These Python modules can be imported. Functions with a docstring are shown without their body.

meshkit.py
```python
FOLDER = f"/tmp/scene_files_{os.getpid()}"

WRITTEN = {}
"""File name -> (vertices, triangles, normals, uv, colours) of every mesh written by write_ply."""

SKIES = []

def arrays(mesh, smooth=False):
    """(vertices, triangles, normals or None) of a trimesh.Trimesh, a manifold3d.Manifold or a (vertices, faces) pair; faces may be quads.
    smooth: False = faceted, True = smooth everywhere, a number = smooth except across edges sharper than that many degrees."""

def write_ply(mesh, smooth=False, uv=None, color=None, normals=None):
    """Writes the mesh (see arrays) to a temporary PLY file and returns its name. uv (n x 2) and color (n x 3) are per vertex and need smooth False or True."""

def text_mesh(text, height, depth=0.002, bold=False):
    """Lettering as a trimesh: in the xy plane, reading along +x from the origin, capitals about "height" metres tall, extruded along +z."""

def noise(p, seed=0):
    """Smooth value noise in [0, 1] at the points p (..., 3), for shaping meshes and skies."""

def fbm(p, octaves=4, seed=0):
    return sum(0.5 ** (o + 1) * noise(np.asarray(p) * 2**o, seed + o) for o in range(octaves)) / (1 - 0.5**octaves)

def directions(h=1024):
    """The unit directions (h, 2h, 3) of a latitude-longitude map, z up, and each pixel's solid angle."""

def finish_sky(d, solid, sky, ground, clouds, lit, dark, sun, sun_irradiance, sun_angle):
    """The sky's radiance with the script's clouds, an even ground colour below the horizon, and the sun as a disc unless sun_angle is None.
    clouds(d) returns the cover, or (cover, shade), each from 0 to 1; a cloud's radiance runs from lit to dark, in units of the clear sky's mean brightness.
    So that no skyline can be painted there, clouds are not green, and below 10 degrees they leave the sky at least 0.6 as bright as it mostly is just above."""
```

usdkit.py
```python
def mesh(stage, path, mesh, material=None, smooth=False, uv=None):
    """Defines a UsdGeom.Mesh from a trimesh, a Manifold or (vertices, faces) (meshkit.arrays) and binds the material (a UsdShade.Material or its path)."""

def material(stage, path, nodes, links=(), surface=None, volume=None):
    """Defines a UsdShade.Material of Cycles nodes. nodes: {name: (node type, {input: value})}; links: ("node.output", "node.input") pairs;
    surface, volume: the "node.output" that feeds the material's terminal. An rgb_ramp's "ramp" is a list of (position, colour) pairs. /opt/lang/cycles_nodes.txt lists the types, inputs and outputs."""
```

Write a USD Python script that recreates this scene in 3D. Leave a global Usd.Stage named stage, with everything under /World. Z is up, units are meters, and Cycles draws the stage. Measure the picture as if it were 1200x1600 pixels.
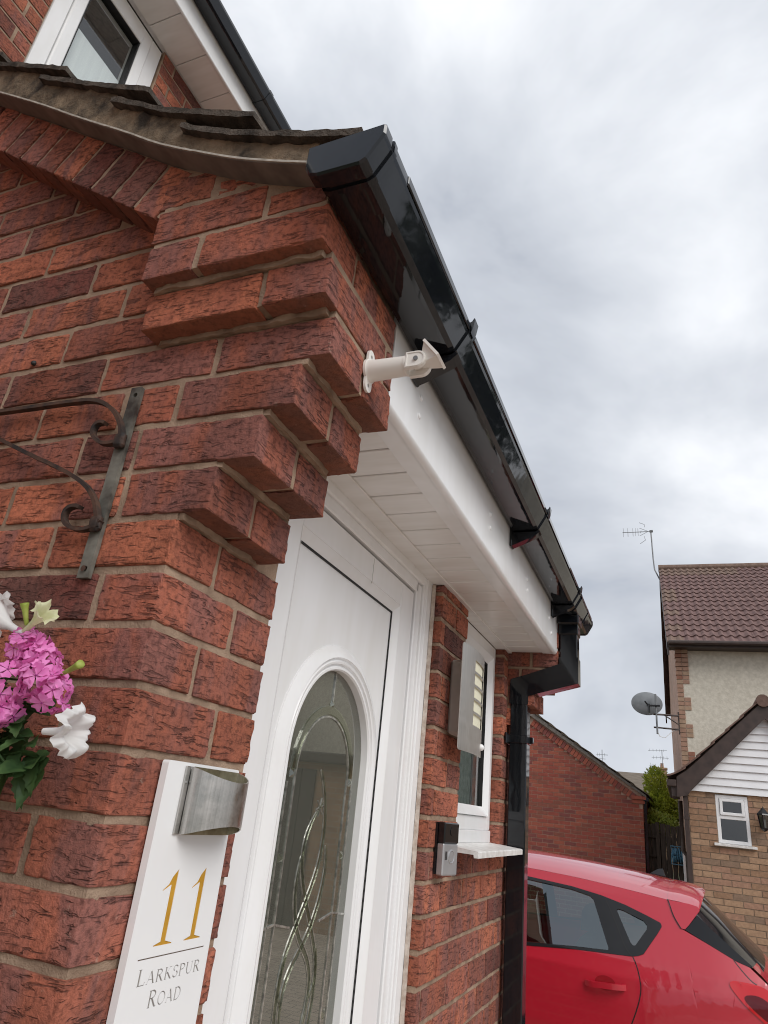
import math, random
import numpy as np, trimesh
import manifold3d as m3
from shapely.geometry import Polygon, LineString, Point, box as sbox
from shapely.ops import unary_union
import usdkit, meshkit
from meshkit import noise, fbm
from pxr import Usd, UsdGeom, UsdLux, UsdShade, Gf, Sdf

stage = Usd.Stage.CreateInMemory()
UsdGeom.SetStageUpAxis(stage, 'Z'); UsdGeom.SetStageMetersPerUnit(stage, 1.0)
UsdGeom.Xform.Define(stage, '/World'); UsdGeom.Scope.Define(stage, '/World/Looks')
Z0 = 1.65                     # height of the reference brick joint above the ground; all z below are relative to it
rng = np.random.default_rng(7); random.seed(7)

# ------------------------------------------------------------------ camera
cam = UsdGeom.Camera.Define(stage, '/World/camera')
CP = np.array([0.60080343, -0.66839105, 0.04435645 + Z0])
RT = np.array([0.92467767, 0.36716014, 0.10081984]); DN = np.array([-0.0603043, 0.40267519, -0.9133543]); FW = np.array([-0.37594494, 0.83847846, 0.39448609])
M = Gf.Matrix4d(1.0)
for i, v in enumerate((RT, -DN, -FW, CP)):
    M.SetRow(i, Gf.Vec4d(*map(float, v), 1.0 if i == 3 else 0.0))
cam.AddTransformOp().Set(M)
cam.CreateHorizontalApertureAttr(24.0); cam.CreateVerticalApertureAttr(32.0)
cam.CreateFocalLengthAttr(1065.75 / 1200 * 24.0)
cam.CreateExposureAttr(0.62)

# ------------------------------------------------------------------ materials helper
def mat(name, nodes, links=(), surface='p.BSDF', volume=None):
    return usdkit.material(stage, '/World/Looks/' + name, nodes, links, surface=surface, volume=volume)

# ------------------------------------------------------------------ sky and sun (overcast)
SUN_D = np.array([0.62, -0.42, 0.66]); SUN_D /= np.linalg.norm(SUN_D)
el, rot = math.asin(SUN_D[2]), math.atan2(SUN_D[0], SUN_D[1])
sky = UsdLux.DomeLight.Define(stage, '/World/sky')
skymat = usdkit.material(stage, '/World/Looks/sky_clouds', {
    'tc': ('texture_coordinate', {}),
    'sky': ('sky_texture', {'sky_type': 'single_scattering', 'sun_disc': False, 'sun_elevation': el, 'sun_rotation': rot, 'aerosol_density': 1.5}),
    'sep': ('separate_xyz', {}),
    'zc': ('math', {'math_type': 'maximum', 'value2': 0.0}),
    'zz': ('math', {'math_type': 'add', 'value2': 0.22}),
    'dx': ('math', {'math_type': 'divide'}), 'dy': ('math', {'math_type': 'divide'}),
    'cmb': ('combine_xyz', {'z': 0.0}),
    'n1': ('noise_texture', {'scale': 2.3, 'detail': 7.0, 'roughness': 0.52, 'distortion': 0.25}),
    'mp': ('mapping', {'location': (3.3, 1.7, 6.1), 'scale': (1.0, 1.0, 1.55)}),
    'n2': ('noise_texture', {'scale': 1.0, 'detail': 3.0, 'roughness': 0.5}),
    'mixn': ('mix_float', {'fac': 0.4}),
    'ramp': ('rgb_ramp', {'ramp': [(0.375, (3.15, 3.38, 3.85)), (0.45, (3.95, 4.2, 4.65)), (0.53, (4.95, 5.18, 5.58)), (0.62, (6.5, 6.66, 6.95))]}),
    'cov': ('map_range', {'from_min': 0.30, 'from_max': 0.42, 'to_min': 0.62, 'to_max': 1.0, 'clamp': True}),
    'sks': ('mix_color', {'blend_type': 'multiply', 'fac': 1.0, 'b': (0.9, 0.9, 0.9)}),
    'mix': ('mix_color', {'blend_type': 'mix'}),
    'p': ('background_shader', {'strength': 0.1}),
}, [('tc.generated', 'sep.vector'), ('sep.z', 'zc.value1'), ('zc.value', 'zz.value1'), ('sep.x', 'dx.value1'), ('zz.value', 'dx.value2'),
    ('sep.y', 'dy.value1'), ('zz.value', 'dy.value2'), ('dx.value', 'cmb.x'), ('dy.value', 'cmb.y'), ('tc.generated', 'mp.vector'), ('mp.vector', 'n1.vector'),
    ('mp.vector', 'n2.vector'), ('n1.fac', 'mixn.a'), ('n2.fac', 'mixn.b'), ('mixn.result', 'ramp.fac'), ('mixn.result', 'cov.value'),
    ('sky.color', 'sks.a'), ('sks.result', 'mix.a'), ('ramp.color', 'mix.b'), ('cov.result', 'mix.fac'), ('mix.result', 'p.color')], surface='p.background')
UsdShade.MaterialBindingAPI.Apply(sky.GetPrim()).Bind(skymat)
sky.GetPrim().SetCustomDataByKey('kind', 'structure')
sun = UsdLux.DistantLight.Define(stage, '/World/sun')
sun.CreateIntensityAttr(0.34); sun.CreateAngleAttr(35.0); sun.CreateNormalizeAttr(True); sun.CreateColorAttr(Gf.Vec3f(1.0, 0.98, 0.95))
zax = SUN_D; xax = np.cross([0, 0, 1], zax); xax /= np.linalg.norm(xax); yax = np.cross(zax, xax)
SM = Gf.Matrix4d(1.0)
for i, v in enumerate((xax, yax, zax)):
    SM.SetRow(i, Gf.Vec4d(*map(float, v), 0.0))
sun.AddTransformOp().Set(SM)

# ------------------------------------------------------------------ prim helpers
USED, BASE = {}, {}
def free(path):
    USED[path] = USED.get(path, -1) + 1
    return path if USED[path] == 0 else f'{path}_{USED[path]:03d}'
def tag(prim, label=None, cat=None, group=None, kind=None):
    for k, v in (('label', label), ('category', cat), ('group', group), ('kind', kind)):
        if v: prim.SetCustomDataByKey(k, v)
def thing(name, label, cat, base, rotz=0.0, group=None):
    p = free('/World/' + name)
    x = UsdGeom.Xform.Define(stage, p)
    x.AddTranslateOp().Set(Gf.Vec3d(base[0], base[1], base[2] + Z0))
    if rotz: x.AddRotateZOp().Set(math.degrees(rotz))
    tag(x.GetPrim(), label, cat, group)
    BASE[p] = (np.array(base, float), rotz)
    return p
def arr(m, smooth):
    if hasattr(m, 'to_mesh'):
        q = m.to_mesh(); m = trimesh.Trimesh(np.array(q.vert_properties)[:, :3], np.array(q.tri_verts), process=False)
    if isinstance(m, tuple):
        v, f = np.asarray(m[0], float), np.asarray(m[1], int)
        if f.shape[1] == 4: f = np.vstack([f[:, [0, 1, 2]], f[:, [0, 2, 3]]])
        m = trimesh.Trimesh(v, f, process=False)
    return m
def part(parent, name, m, material, smooth=False, label=None, kind=None):
    """A mesh given in site coordinates becomes a child of a thing or of another part."""
    m = arr(m, smooth).copy()
    base, rz = BASE[parent]
    v = np.array(m.vertices) - base
    if rz:
        c, s = math.cos(-rz), math.sin(-rz)
        v = np.c_[v[:, 0] * c - v[:, 1] * s, v[:, 0] * s + v[:, 1] * c, v[:, 2]]
    m.vertices = v
    p = free(f'{parent}/{name}')
    g = usdkit.mesh(stage, p, m, material, smooth=smooth)
    tag(g.GetPrim(), label, None, None, kind)
    BASE[p] = (base, rz)
    return p
def single(name, m, material, label, cat, smooth=False, group=None, kind=None):
    m = arr(m, smooth).copy(); m.vertices = np.array(m.vertices) + [0, 0, Z0]
    p = free('/World/' + name)
    g = usdkit.mesh(stage, p, m, material, smooth=smooth)
    tag(g.GetPrim(), label, cat, group, kind)
    return p

# ------------------------------------------------------------------ mesh helpers
def box(x0, x1, y0, y1, z0, z1, bev=0.0):
    x0, x1 = min(x0, x1), max(x0, x1); y0, y1 = min(y0, y1), max(y0, y1); z0, z1 = min(z0, z1), max(z0, z1)
    if bev <= 0:
        m = trimesh.creation.box((x1 - x0, y1 - y0, z1 - z0)); m.apply_translation(((x0 + x1) / 2, (y0 + y1) / 2, (z0 + z1) / 2)); return m
    b = min(bev, (x1 - x0) / 2.2, (y1 - y0) / 2.2, (z1 - z0) / 2.2); P = []
    for X, sx in ((x0, 1), (x1, -1)):
        for Y, sy in ((y0, 1), (y1, -1)):
            for Z, sz in ((z0, 1), (z1, -1)):
                P += [(X, Y + sy * b, Z + sz * b), (X + sx * b, Y, Z + sz * b), (X + sx * b, Y + sy * b, Z)]
    return trimesh.convex.convex_hull(np.array(P))
def cat(*ms): return trimesh.util.concatenate([arr(m, False) for m in ms])
def rod(p, q, r, n=12, r2=None):
    p, q = np.array(p, float), np.array(q, float)
    return tube([p, q], [r, r if r2 is None else r2], n)
def tube(pts, r, n=10, caps=True, flat=None):
    """Tube along pts; flat=(a, b, up) makes a flat bar of half sizes a across, b along 'up'."""
    pts = np.array(pts, float); k = len(pts)
    t = np.gradient(pts, axis=0); t /= np.linalg.norm(t, axis=1, keepdims=True)
    r = np.broadcast_to(np.asarray(r, float), (k,))
    up = np.array([0, 0, 1.0]) if flat is None else np.array(flat[2], float)
    V = []
    for i in range(k):
        a = np.cross(up, t[i])
        if np.linalg.norm(a) < 1e-3: a = np.cross([0.3, 1, 0.2], t[i])
        a /= np.linalg.norm(a); b = np.cross(t[i], a)
        if flat is None:
            th = np.arange(n) / n * 2 * math.pi
            V.append(pts[i] + r[i] * (np.cos(th)[:, None] * a + np.sin(th)[:, None] * b))
        else:
            A, B = flat[0], flat[1]
            V.append(pts[i] + np.array([a * A + b * B, -a * A + b * B, -a * A - b * B, a * A - b * B]))
    n = len(V[0]); V = np.vstack(V); F = []
    for i in range(k - 1):
        for j in range(n):
            a, b = i * n + j, i * n + (j + 1) % n
            F += [(a, b, b + n), (a, b + n, a + n)]
    if caps:
        for i, o in ((0, 1), (k - 1, -1)):
            for j in range(1, n - 1):
                F.append((i * n, i * n + j + 1, i * n + j)[::o] if o == 1 else (i * n, i * n + j, i * n + j + 1))
    return trimesh.Trimesh(V, F, process=False)
def extr(poly, axis, a, b):
    """Extrudes a shapely polygon along an axis from a to b. Polygon coordinates: 'x' -> (y,z), 'y' -> (x,z), 'z' -> (x,y)."""
    gs = getattr(poly, 'geoms', [poly]); out = []
    for g in gs:
        if g.is_empty or g.area < 1e-9: continue
        m = trimesh.creation.extrude_polygon(g, b - a, engine='earcut'); v = np.array(m.vertices); v[:, 2] += a
        if axis == 'x': v = v[:, [2, 0, 1]]; f = m.faces
        elif axis == 'y': v = np.c_[v[:, 0], v[:, 2], v[:, 1]]; f = m.faces[:, ::-1]
        else: f = m.faces
        out.append(trimesh.Trimesh(v, f, process=False))
    return trimesh.util.concatenate(out)
def lathe(profile, n=24, origin=(0, 0, 0), axis='z'):
    m = trimesh.creation.revolve(np.array(profile, float), sections=n)
    v = np.array(m.vertices)
    if axis == 'x': v = v[:, [2, 0, 1]]
    elif axis == 'y': v = v[:, [1, 2, 0]]
    m.vertices = v + np.array(origin); return m
def axislat(a, b, n, e):
    L = b - a
    if n < 1: n = 1
    return np.unique(np.concatenate([[a, a + e * 0.35, a + e], np.linspace(a + e, b - e, n + 1)[1:-1] if n > 1 else [], [b - e, b - e * 0.35, b]]))
def brickmesh(x0, x1, y0, y1, z0, z1, seed, seg=0.011, amp=0.0016, r=0.0022):
    """One rustic brick: a rounded block with uneven faces and chipped arrises."""
    ax = [axislat(a, b, int(round((b - a) / seg)), 0.0036) for a, b in ((x0, x1), (y0, y1), (z0, z1))]
    V, F, o = [], [], 0
    for k in range(3):
        i, j = (k + 1) % 3, (k + 2) % 3
        for side in (0, 1):
            A, B = np.meshgrid(ax[i], ax[j], indexing='ij'); P = np.empty(A.shape + (3,))
            P[..., i], P[..., j], P[..., k] = A, B, ax[k][-1 if side else 0]
            na, nb = A.shape; idx = np.arange(na * nb).reshape(na, nb) + o
            q = np.stack([idx[:-1, :-1], idx[1:, :-1], idx[1:, 1:], idx[:-1, 1:]], -1).reshape(-1, 4)
            F.append(q if side else q[:, ::-1]); V.append(P.reshape(-1, 3)); o += na * nb
    V, F = np.vstack(V), np.vstack(F)
    F = np.vstack([F[:, [0, 1, 2]], F[:, [0, 2, 3]]])
    m = trimesh.Trimesh(V, F, process=False); m.merge_vertices(digits_vertex=6); V = np.array(m.vertices)
    lo, hi = np.array([x0, y0, z0]) + r, np.array([x1, y1, z1]) - r
    C = np.clip(V, lo, hi); D = V - C; L = np.linalg.norm(D, axis=1, keepdims=True); N = D / np.maximum(L, 1e-9)
    V2 = C + N * r
    edge = (np.abs(N) > 0.25).sum(1) >= 2
    n1 = fbm(V * [22, 22, 70] + seed * 3.17, 3, seed); n2 = fbm(V * [75, 75, 110] + seed, 2, seed + 9)
    d = (n1 - 0.5) * 2 * amp - 0.0006
    d = d - np.where(edge, np.maximum(n2 - 0.50, 0) * 0.016, 0)
    m.vertices = V2 + N * d[:, None]
    return m
def cuboid(x0, x1, y0, y1, z0, z1): return box(x0, x1, y0, y1, z0, z1)

# ------------------------------------------------------------------ materials
POS = {'g': ('geometry', {}), 'oi': ('object_info', {})}
def brick_material(name, cA, cB, crease=1.0, scale=1.0, rough=0.9):
    return mat(name, {
        **POS,
        'rs': ('vector_math', {'math_type': 'scale', 'vector1': (31.7, 17.3, 23.9)}),
        'pos': ('vector_math', {'math_type': 'add'}),
        'm1': ('mapping', {'scale': (27 * scale, 27 * scale, 150 * scale)}),
        'n1': ('noise_texture', {'scale': 1.0, 'detail': 2.5, 'roughness': 0.55, 'distortion': 1.1}),
        'c1': ('map_range', {'from_min': 0.355, 'from_max': 0.435, 'to_min': 0.0, 'to_max': 1.0, 'clamp': True}),
        'n3': ('noise_texture', {'scale': 14.0, 'detail': 2.0}),
        'gate': ('map_range', {'from_min': 0.36, 'from_max': 0.52, 'to_min': 0.75, 'to_max': 0.0, 'clamp': True}),
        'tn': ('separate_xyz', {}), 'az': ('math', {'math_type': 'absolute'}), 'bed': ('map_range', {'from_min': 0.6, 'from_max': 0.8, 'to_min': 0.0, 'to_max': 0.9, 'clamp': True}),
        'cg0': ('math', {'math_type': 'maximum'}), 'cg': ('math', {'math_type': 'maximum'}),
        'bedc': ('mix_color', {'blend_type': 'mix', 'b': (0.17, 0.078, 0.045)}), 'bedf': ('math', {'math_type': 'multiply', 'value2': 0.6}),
        'n4': ('noise_texture', {'scale': 330.0, 'detail': 3.0, 'roughness': 0.7}),
        'f4': ('math', {'math_type': 'multiply', 'value2': 0.55}),
        'h': ('math', {'math_type': 'add'}),
        'bump': ('bump', {'strength': 0.9 * crease, 'distance': 0.0042}),
        'm2': ('mapping', {'scale': (15, 15, 5)}),
        'n2': ('noise_texture', {'scale': 1.0, 'detail': 3.0, 'roughness': 0.6, 'distortion': 0.4}),
        'r2': ('rgb_ramp', {'ramp': [(0.40, cA), (0.50, tuple(0.55 * a + 0.45 * b for a, b in zip(cA, cB))), (0.58, cB)]}),
        'n5': ('noise_texture', {'scale': 120.0, 'detail': 4.0, 'roughness': 0.65}),
        'r5': ('rgb_ramp', {'ramp': [(0.34, (0.45, 0.42, 0.42)), (0.5, (1, 1, 1)), (0.68, (1.28, 1.22, 1.18))]}),
        'mul': ('mix_color', {'blend_type': 'multiply', 'fac': 0.85}),
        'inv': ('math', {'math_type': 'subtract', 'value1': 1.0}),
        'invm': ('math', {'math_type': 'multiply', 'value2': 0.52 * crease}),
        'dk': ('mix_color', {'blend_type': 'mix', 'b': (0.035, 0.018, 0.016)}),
        'nl': ('noise_texture', {'scale': 3.6, 'detail': 5.0, 'roughness': 0.6}), 'rl': ('rgb_ramp', {'ramp': [(0.32, (0.62, 0.60, 0.58)), (0.5, (1.0, 1.0, 1.0)), (0.70, (1.12, 1.08, 1.04))]}), 'ml': ('mix_color', {'blend_type': 'multiply', 'fac': 1.0}),
        'ne': ('noise_texture', {'scale': 48.0, 'detail': 6.0, 'roughness': 0.75}), 're': ('map_range', {'from_min': 0.63, 'from_max': 0.74, 'to_min': 0.0, 'to_max': 0.55, 'clamp': True}), 'me': ('mix_color', {'blend_type': 'mix', 'b': (0.42, 0.31, 0.24)}),
        'hs': ('hsv', {'saturation': 0.97}),
        'vr': ('map_range', {'from_min': 0.0, 'from_max': 1.0, 'to_min': 0.78, 'to_max': 1.15}),
        'p': ('principled_bsdf', {'roughness': rough, 'specular_ior_level': 0.35}),
    }, [('oi.random', 'rs.scale'), ('g.position', 'pos.vector1'), ('rs.vector', 'pos.vector2'), ('pos.vector', 'm1.vector'), ('m1.vector', 'n1.vector'),
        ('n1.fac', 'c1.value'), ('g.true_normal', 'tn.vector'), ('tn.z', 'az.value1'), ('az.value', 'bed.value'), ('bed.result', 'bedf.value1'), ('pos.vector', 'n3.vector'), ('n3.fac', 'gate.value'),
        ('c1.result', 'cg0.value1'), ('gate.result', 'cg0.value2'), ('cg0.value', 'cg.value1'), ('bed.result', 'cg.value2'), ('g.position', 'n4.vector'), ('n4.fac', 'f4.value1'), ('cg.value', 'h.value1'), ('f4.value', 'h.value2'),
        ('h.value', 'bump.height'), ('bump.normal', 'p.normal'), ('pos.vector', 'm2.vector'), ('m2.vector', 'n2.vector'), ('n2.fac', 'r2.fac'),
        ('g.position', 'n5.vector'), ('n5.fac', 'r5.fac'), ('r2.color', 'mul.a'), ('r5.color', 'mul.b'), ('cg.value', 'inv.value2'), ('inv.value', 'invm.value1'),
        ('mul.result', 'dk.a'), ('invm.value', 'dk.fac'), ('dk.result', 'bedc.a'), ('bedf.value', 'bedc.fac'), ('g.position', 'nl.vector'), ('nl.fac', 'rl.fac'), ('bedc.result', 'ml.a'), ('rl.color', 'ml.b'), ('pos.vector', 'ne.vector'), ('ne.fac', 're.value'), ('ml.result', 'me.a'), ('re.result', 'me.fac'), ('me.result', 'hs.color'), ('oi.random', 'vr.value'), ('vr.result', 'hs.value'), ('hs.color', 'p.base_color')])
ORANGE, RED, PURPLE, DARK = (0.43, 0.132, 0.068), (0.345, 0.104, 0.060), (0.25, 0.096, 0.076), (0.175, 0.072, 0.057)
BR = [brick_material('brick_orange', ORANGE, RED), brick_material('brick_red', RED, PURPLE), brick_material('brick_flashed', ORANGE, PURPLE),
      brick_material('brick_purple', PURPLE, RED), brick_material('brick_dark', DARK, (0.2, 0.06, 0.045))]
def noisy(name, c1, c2, scale=8.0, rough=0.6, bump=0.0, bscale=60.0, detail=4.0, spec=0.5, metallic=0.0, stretch=(1, 1, 1), dist=0.002, **kw):
    nodes = {'g': ('geometry', {}), 'm': ('mapping', {'scale': stretch}), 'n': ('noise_texture', {'scale': scale, 'detail': detail, 'roughness': 0.6}),
             'r': ('rgb_ramp', {'ramp': [(0.35, c1), (0.65, c2)]}), 'p': ('principled_bsdf', {'roughness': rough, 'specular_ior_level': spec, 'metallic': metallic, **kw})}
    links = [('g.position', 'm.vector'), ('m.vector', 'n.vector'), ('n.fac', 'r.fac'), ('r.color', 'p.base_color')]
    if bump:
        nodes['nb'] = ('noise_texture', {'scale': bscale, 'detail': 4.0, 'roughness': 0.65}); nodes['b'] = ('bump', {'strength': bump, 'distance': dist})
        links += [('m.vector', 'nb.vector'), ('nb.fac', 'b.height'), ('b.normal', 'p.normal')]
    return mat(name, nodes, links)
MORTAR = noisy('mortar', (0.245, 0.168, 0.118), (0.42, 0.30, 0.215), scale=16, rough=0.95, bump=0.9, bscale=260, spec=0.2, dist=0.003)
MORTAR_OLD = noisy('verge_mortar', (0.045, 0.037, 0.030), (0.27, 0.20, 0.135), scale=16, rough=0.95, bump=1.0, bscale=170, spec=0.2, dist=0.004)
UPVC = noisy('white_upvc', (0.78, 0.775, 0.765), (0.825, 0.825, 0.83), scale=5, rough=0.22, stretch=(3, 3, 0.7), detail=7.0)
UPVC_SOFFIT = noisy('soffit_upvc', (0.72, 0.70, 0.67), (0.80, 0.785, 0.77), scale=6, rough=0.28, stretch=(0.8, 4, 4), detail=7.0)
SILL_W = noisy('sill_white', (0.62, 0.60, 0.57), (0.80, 0.79, 0.77), scale=30, rough=0.4)
BLACK = noisy('black_gutter_plastic', (0.006, 0.007, 0.009), (0.009, 0.010, 0.012), scale=6, rough=0.045, bump=0.10, bscale=2.2, detail=1.0, dist=0.02)
GASKET = noisy('rubber_gasket', (0.008, 0.008, 0.008), (0.012, 0.012, 0.012), rough=0.6)
BOARD = noisy('undercloak_board', (0.12, 0.105, 0.092), (0.20, 0.175, 0.155), scale=18, rough=0.9, bump=0.3, bscale=150)
BOARD_EDGE = noisy('board_edge', (0.30, 0.27, 0.23), (0.45, 0.41, 0.36), scale=60, rough=0.9)
TILE = noisy('roof_tile_mossy', (0.038, 0.033, 0.028), (0.12, 0.098, 0.080), scale=32, rough=0.95, bump=1.0, bscale=180, spec=0.2, dist=0.006)
def steel(name, c1, c2, r1, r2): return mat(name, {'g': ('geometry', {}), 'm': ('mapping', {'scale': (700, 700, 6)}), 'n': ('noise_texture', {'scale': 1.0, 'detail': 2.0}),
    'n2': ('noise_texture', {'scale': 55.0, 'detail': 5.0}), 'r': ('rgb_ramp', {'ramp': [(0.3, c1), (0.7, c2)]}),
    'r2': ('map_range', {'from_min': 0.35, 'from_max': 0.7, 'to_min': r1, 'to_max': r2}), 'p': ('principled_bsdf', {'metallic': 1.0})},
    [('g.position', 'm.vector'), ('m.vector', 'n.vector'), ('n.fac', 'r.fac'), ('r.color', 'p.base_color'), ('g.position', 'n2.vector'), ('n2.fac', 'r2.value'), ('r2.result', 'p.roughness')])
STEEL = steel('brushed_steel', (0.47, 0.455, 0.43), (0.62, 0.60, 0.575), 0.24, 0.42); STEEL_M = steel('matt_brushed_steel', (0.56, 0.53, 0.495), (0.66, 0.63, 0.59), 0.40, 0.50)
STEEL_IN = noisy('stained_steel_inside', (0.22, 0.19, 0.11), (0.45, 0.41, 0.28), scale=30, rough=0.35, metallic=0.8)
PLAQUE = noisy('plaque_white', (0.80, 0.80, 0.80), (0.82, 0.82, 0.82), rough=0.18)
GOLD = noisy('gold_paint', (0.47, 0.24, 0.018), (0.56, 0.30, 0.03), scale=30, rough=0.3)
LETTER = noisy('engraved_grey', (0.20, 0.185, 0.17), (0.27, 0.25, 0.235), scale=60, rough=0.5)
RULE = noisy('engraved_rule', (0.12, 0.085, 0.06), (0.16, 0.12, 0.09), scale=60, rough=0.5)
IRON = noisy('rusty_iron', (0.018, 0.015, 0.014), (0.085, 0.042, 0.026), scale=38, rough=0.75, bump=0.6, bscale=260, dist=0.001)
IRON_BAR = noisy('weathered_iron_bar', (0.030, 0.026, 0.022), (0.20, 0.195, 0.165), scale=17, rough=0.6, bump=0.4, bscale=200, dist=0.001)
CREAM_PL = noisy('cream_plastic', (0.76, 0.725, 0.68), (0.81, 0.78, 0.735), rough=0.4)
SCREW = noisy('screw_metal', (0.2, 0.2, 0.2), (0.4, 0.4, 0.4), rough=0.35, metallic=0.9)
DIFF = noisy('cream_diffuser', (0.76, 0.73, 0.54), (0.80, 0.77, 0.60), rough=0.5)
BELL_B = noisy('gloss_black', (0.008, 0.008, 0.009), (0.01, 0.01, 0.011), rough=0.12)
BELL_S = noisy('satin_nickel', (0.42, 0.42, 0.43), (0.5, 0.5, 0.51), rough=0.35, metallic=0.6)
def pane(name, tint, ior=1.7, glossy=(0.95, 0.95, 0.95), rough=0.0, bumpy=0.0, obscure=None):
    nodes = {'t': ('transparent_bsdf', {'color': tint}), 'gl': ('glossy_bsdf', {'roughness': rough, 'color': glossy}), 'f': ('fresnel', {'IOR': ior}), 'g': ('geometry', {}),
             'nb': ('math', {'math_type': 'subtract', 'value1': 1.0}), 'ff': ('math', {'math_type': 'multiply'}), 'p': ('mix_closure', {})}
    links = [('g.backfacing', 'nb.value2'), ('f.fac', 'ff.value1'), ('nb.value', 'ff.value2'), ('ff.value', 'p.fac'), ('gl.BSDF', 'p.closure2')]
    if obscure:
        nodes.update({'d': ('diffuse_bsdf', {'color': obscure[0]}), 'o': ('mix_closure', {'fac': obscure[1]})}); links += [('t.BSDF', 'o.closure1'), ('d.BSDF', 'o.closure2'), ('o.closure', 'p.closure1')]
    else: links.append(('t.BSDF', 'p.closure1'))
    if bumpy:
        nodes.update({'n': ('noise_texture', {'scale': 3.0, 'detail': 1.0}), 'b': ('bump', {'strength': bumpy, 'distance': 0.01})})
        links += [('g.position', 'n.vector'), ('n.fac', 'b.height'), ('b.normal', 'gl.normal')]
    return mat(name, nodes, links, surface='p.closure')
GLASS = pane('window_glass', (0.90, 0.92, 0.91), 1.8, bumpy=0.03)
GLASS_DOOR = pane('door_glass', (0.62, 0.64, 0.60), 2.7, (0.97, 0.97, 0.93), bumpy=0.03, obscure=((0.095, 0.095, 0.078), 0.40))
GLASS_CAR = pane('car_glass', (0.52, 0.58, 0.56), 3.0, (0.92, 1.0, 0.97))
BEVEL_G = pane('bevelled_glass_strip', (0.86, 0.88, 0.82), 2.6, (0.95, 0.97, 0.90), 0.10)
LEAD = noisy('lead_came', (0.30, 0.30, 0.28), (0.75, 0.75, 0.70), scale=70, rough=0.22, metallic=0.85)
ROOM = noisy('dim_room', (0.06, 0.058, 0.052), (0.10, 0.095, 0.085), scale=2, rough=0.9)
CURTAIN = noisy('net_curtain', (0.78, 0.79, 0.82), (0.86, 0.87, 0.89), scale=6, rough=0.9, stretch=(1, 6, 0.3))
CARRED = mat('car_paint_red', {'g': ('geometry', {}), 'n': ('noise_texture', {'scale': 900.0}), 'p': ('principled_bsdf', {'base_color': (0.47, 0.008, 0.026), 'roughness': 0.32, 'metallic': 0.0, 'coat_weight': 1.0, 'coat_roughness': 0.03, 'specular_ior_level': 0.6})})
CARBLK = noisy('car_black_trim', (0.010, 0.010, 0.011), (0.014, 0.014, 0.015), rough=0.3)
CARGLS_BLK = noisy('car_privacy_black', (0.006, 0.006, 0.007), (0.008, 0.008, 0.009), rough=0.05)
SEAT = noisy('car_seat_cloth', (0.018, 0.018, 0.019), (0.03, 0.03, 0.032), scale=50, rough=0.9)
LAMPRED = mat('tail_lamp_red', {'p': ('principled_bsdf', {'base_color': (0.55, 0.005, 0.012), 'roughness': 0.05, 'specular_ior_level': 0.8})})
LAMPDARK = mat('tail_lamp_dark', {'p': ('principled_bsdf', {'base_color': (0.10, 0.002, 0.006), 'roughness': 0.08})})
TYRE = noisy('tyre_rubber', (0.012, 0.012, 0.012), (0.02, 0.02, 0.02), rough=0.8)
RIM = noisy('alloy_rim', (0.45, 0.45, 0.46), (0.55, 0.55, 0.56), rough=0.3, metallic=0.9)

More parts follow.
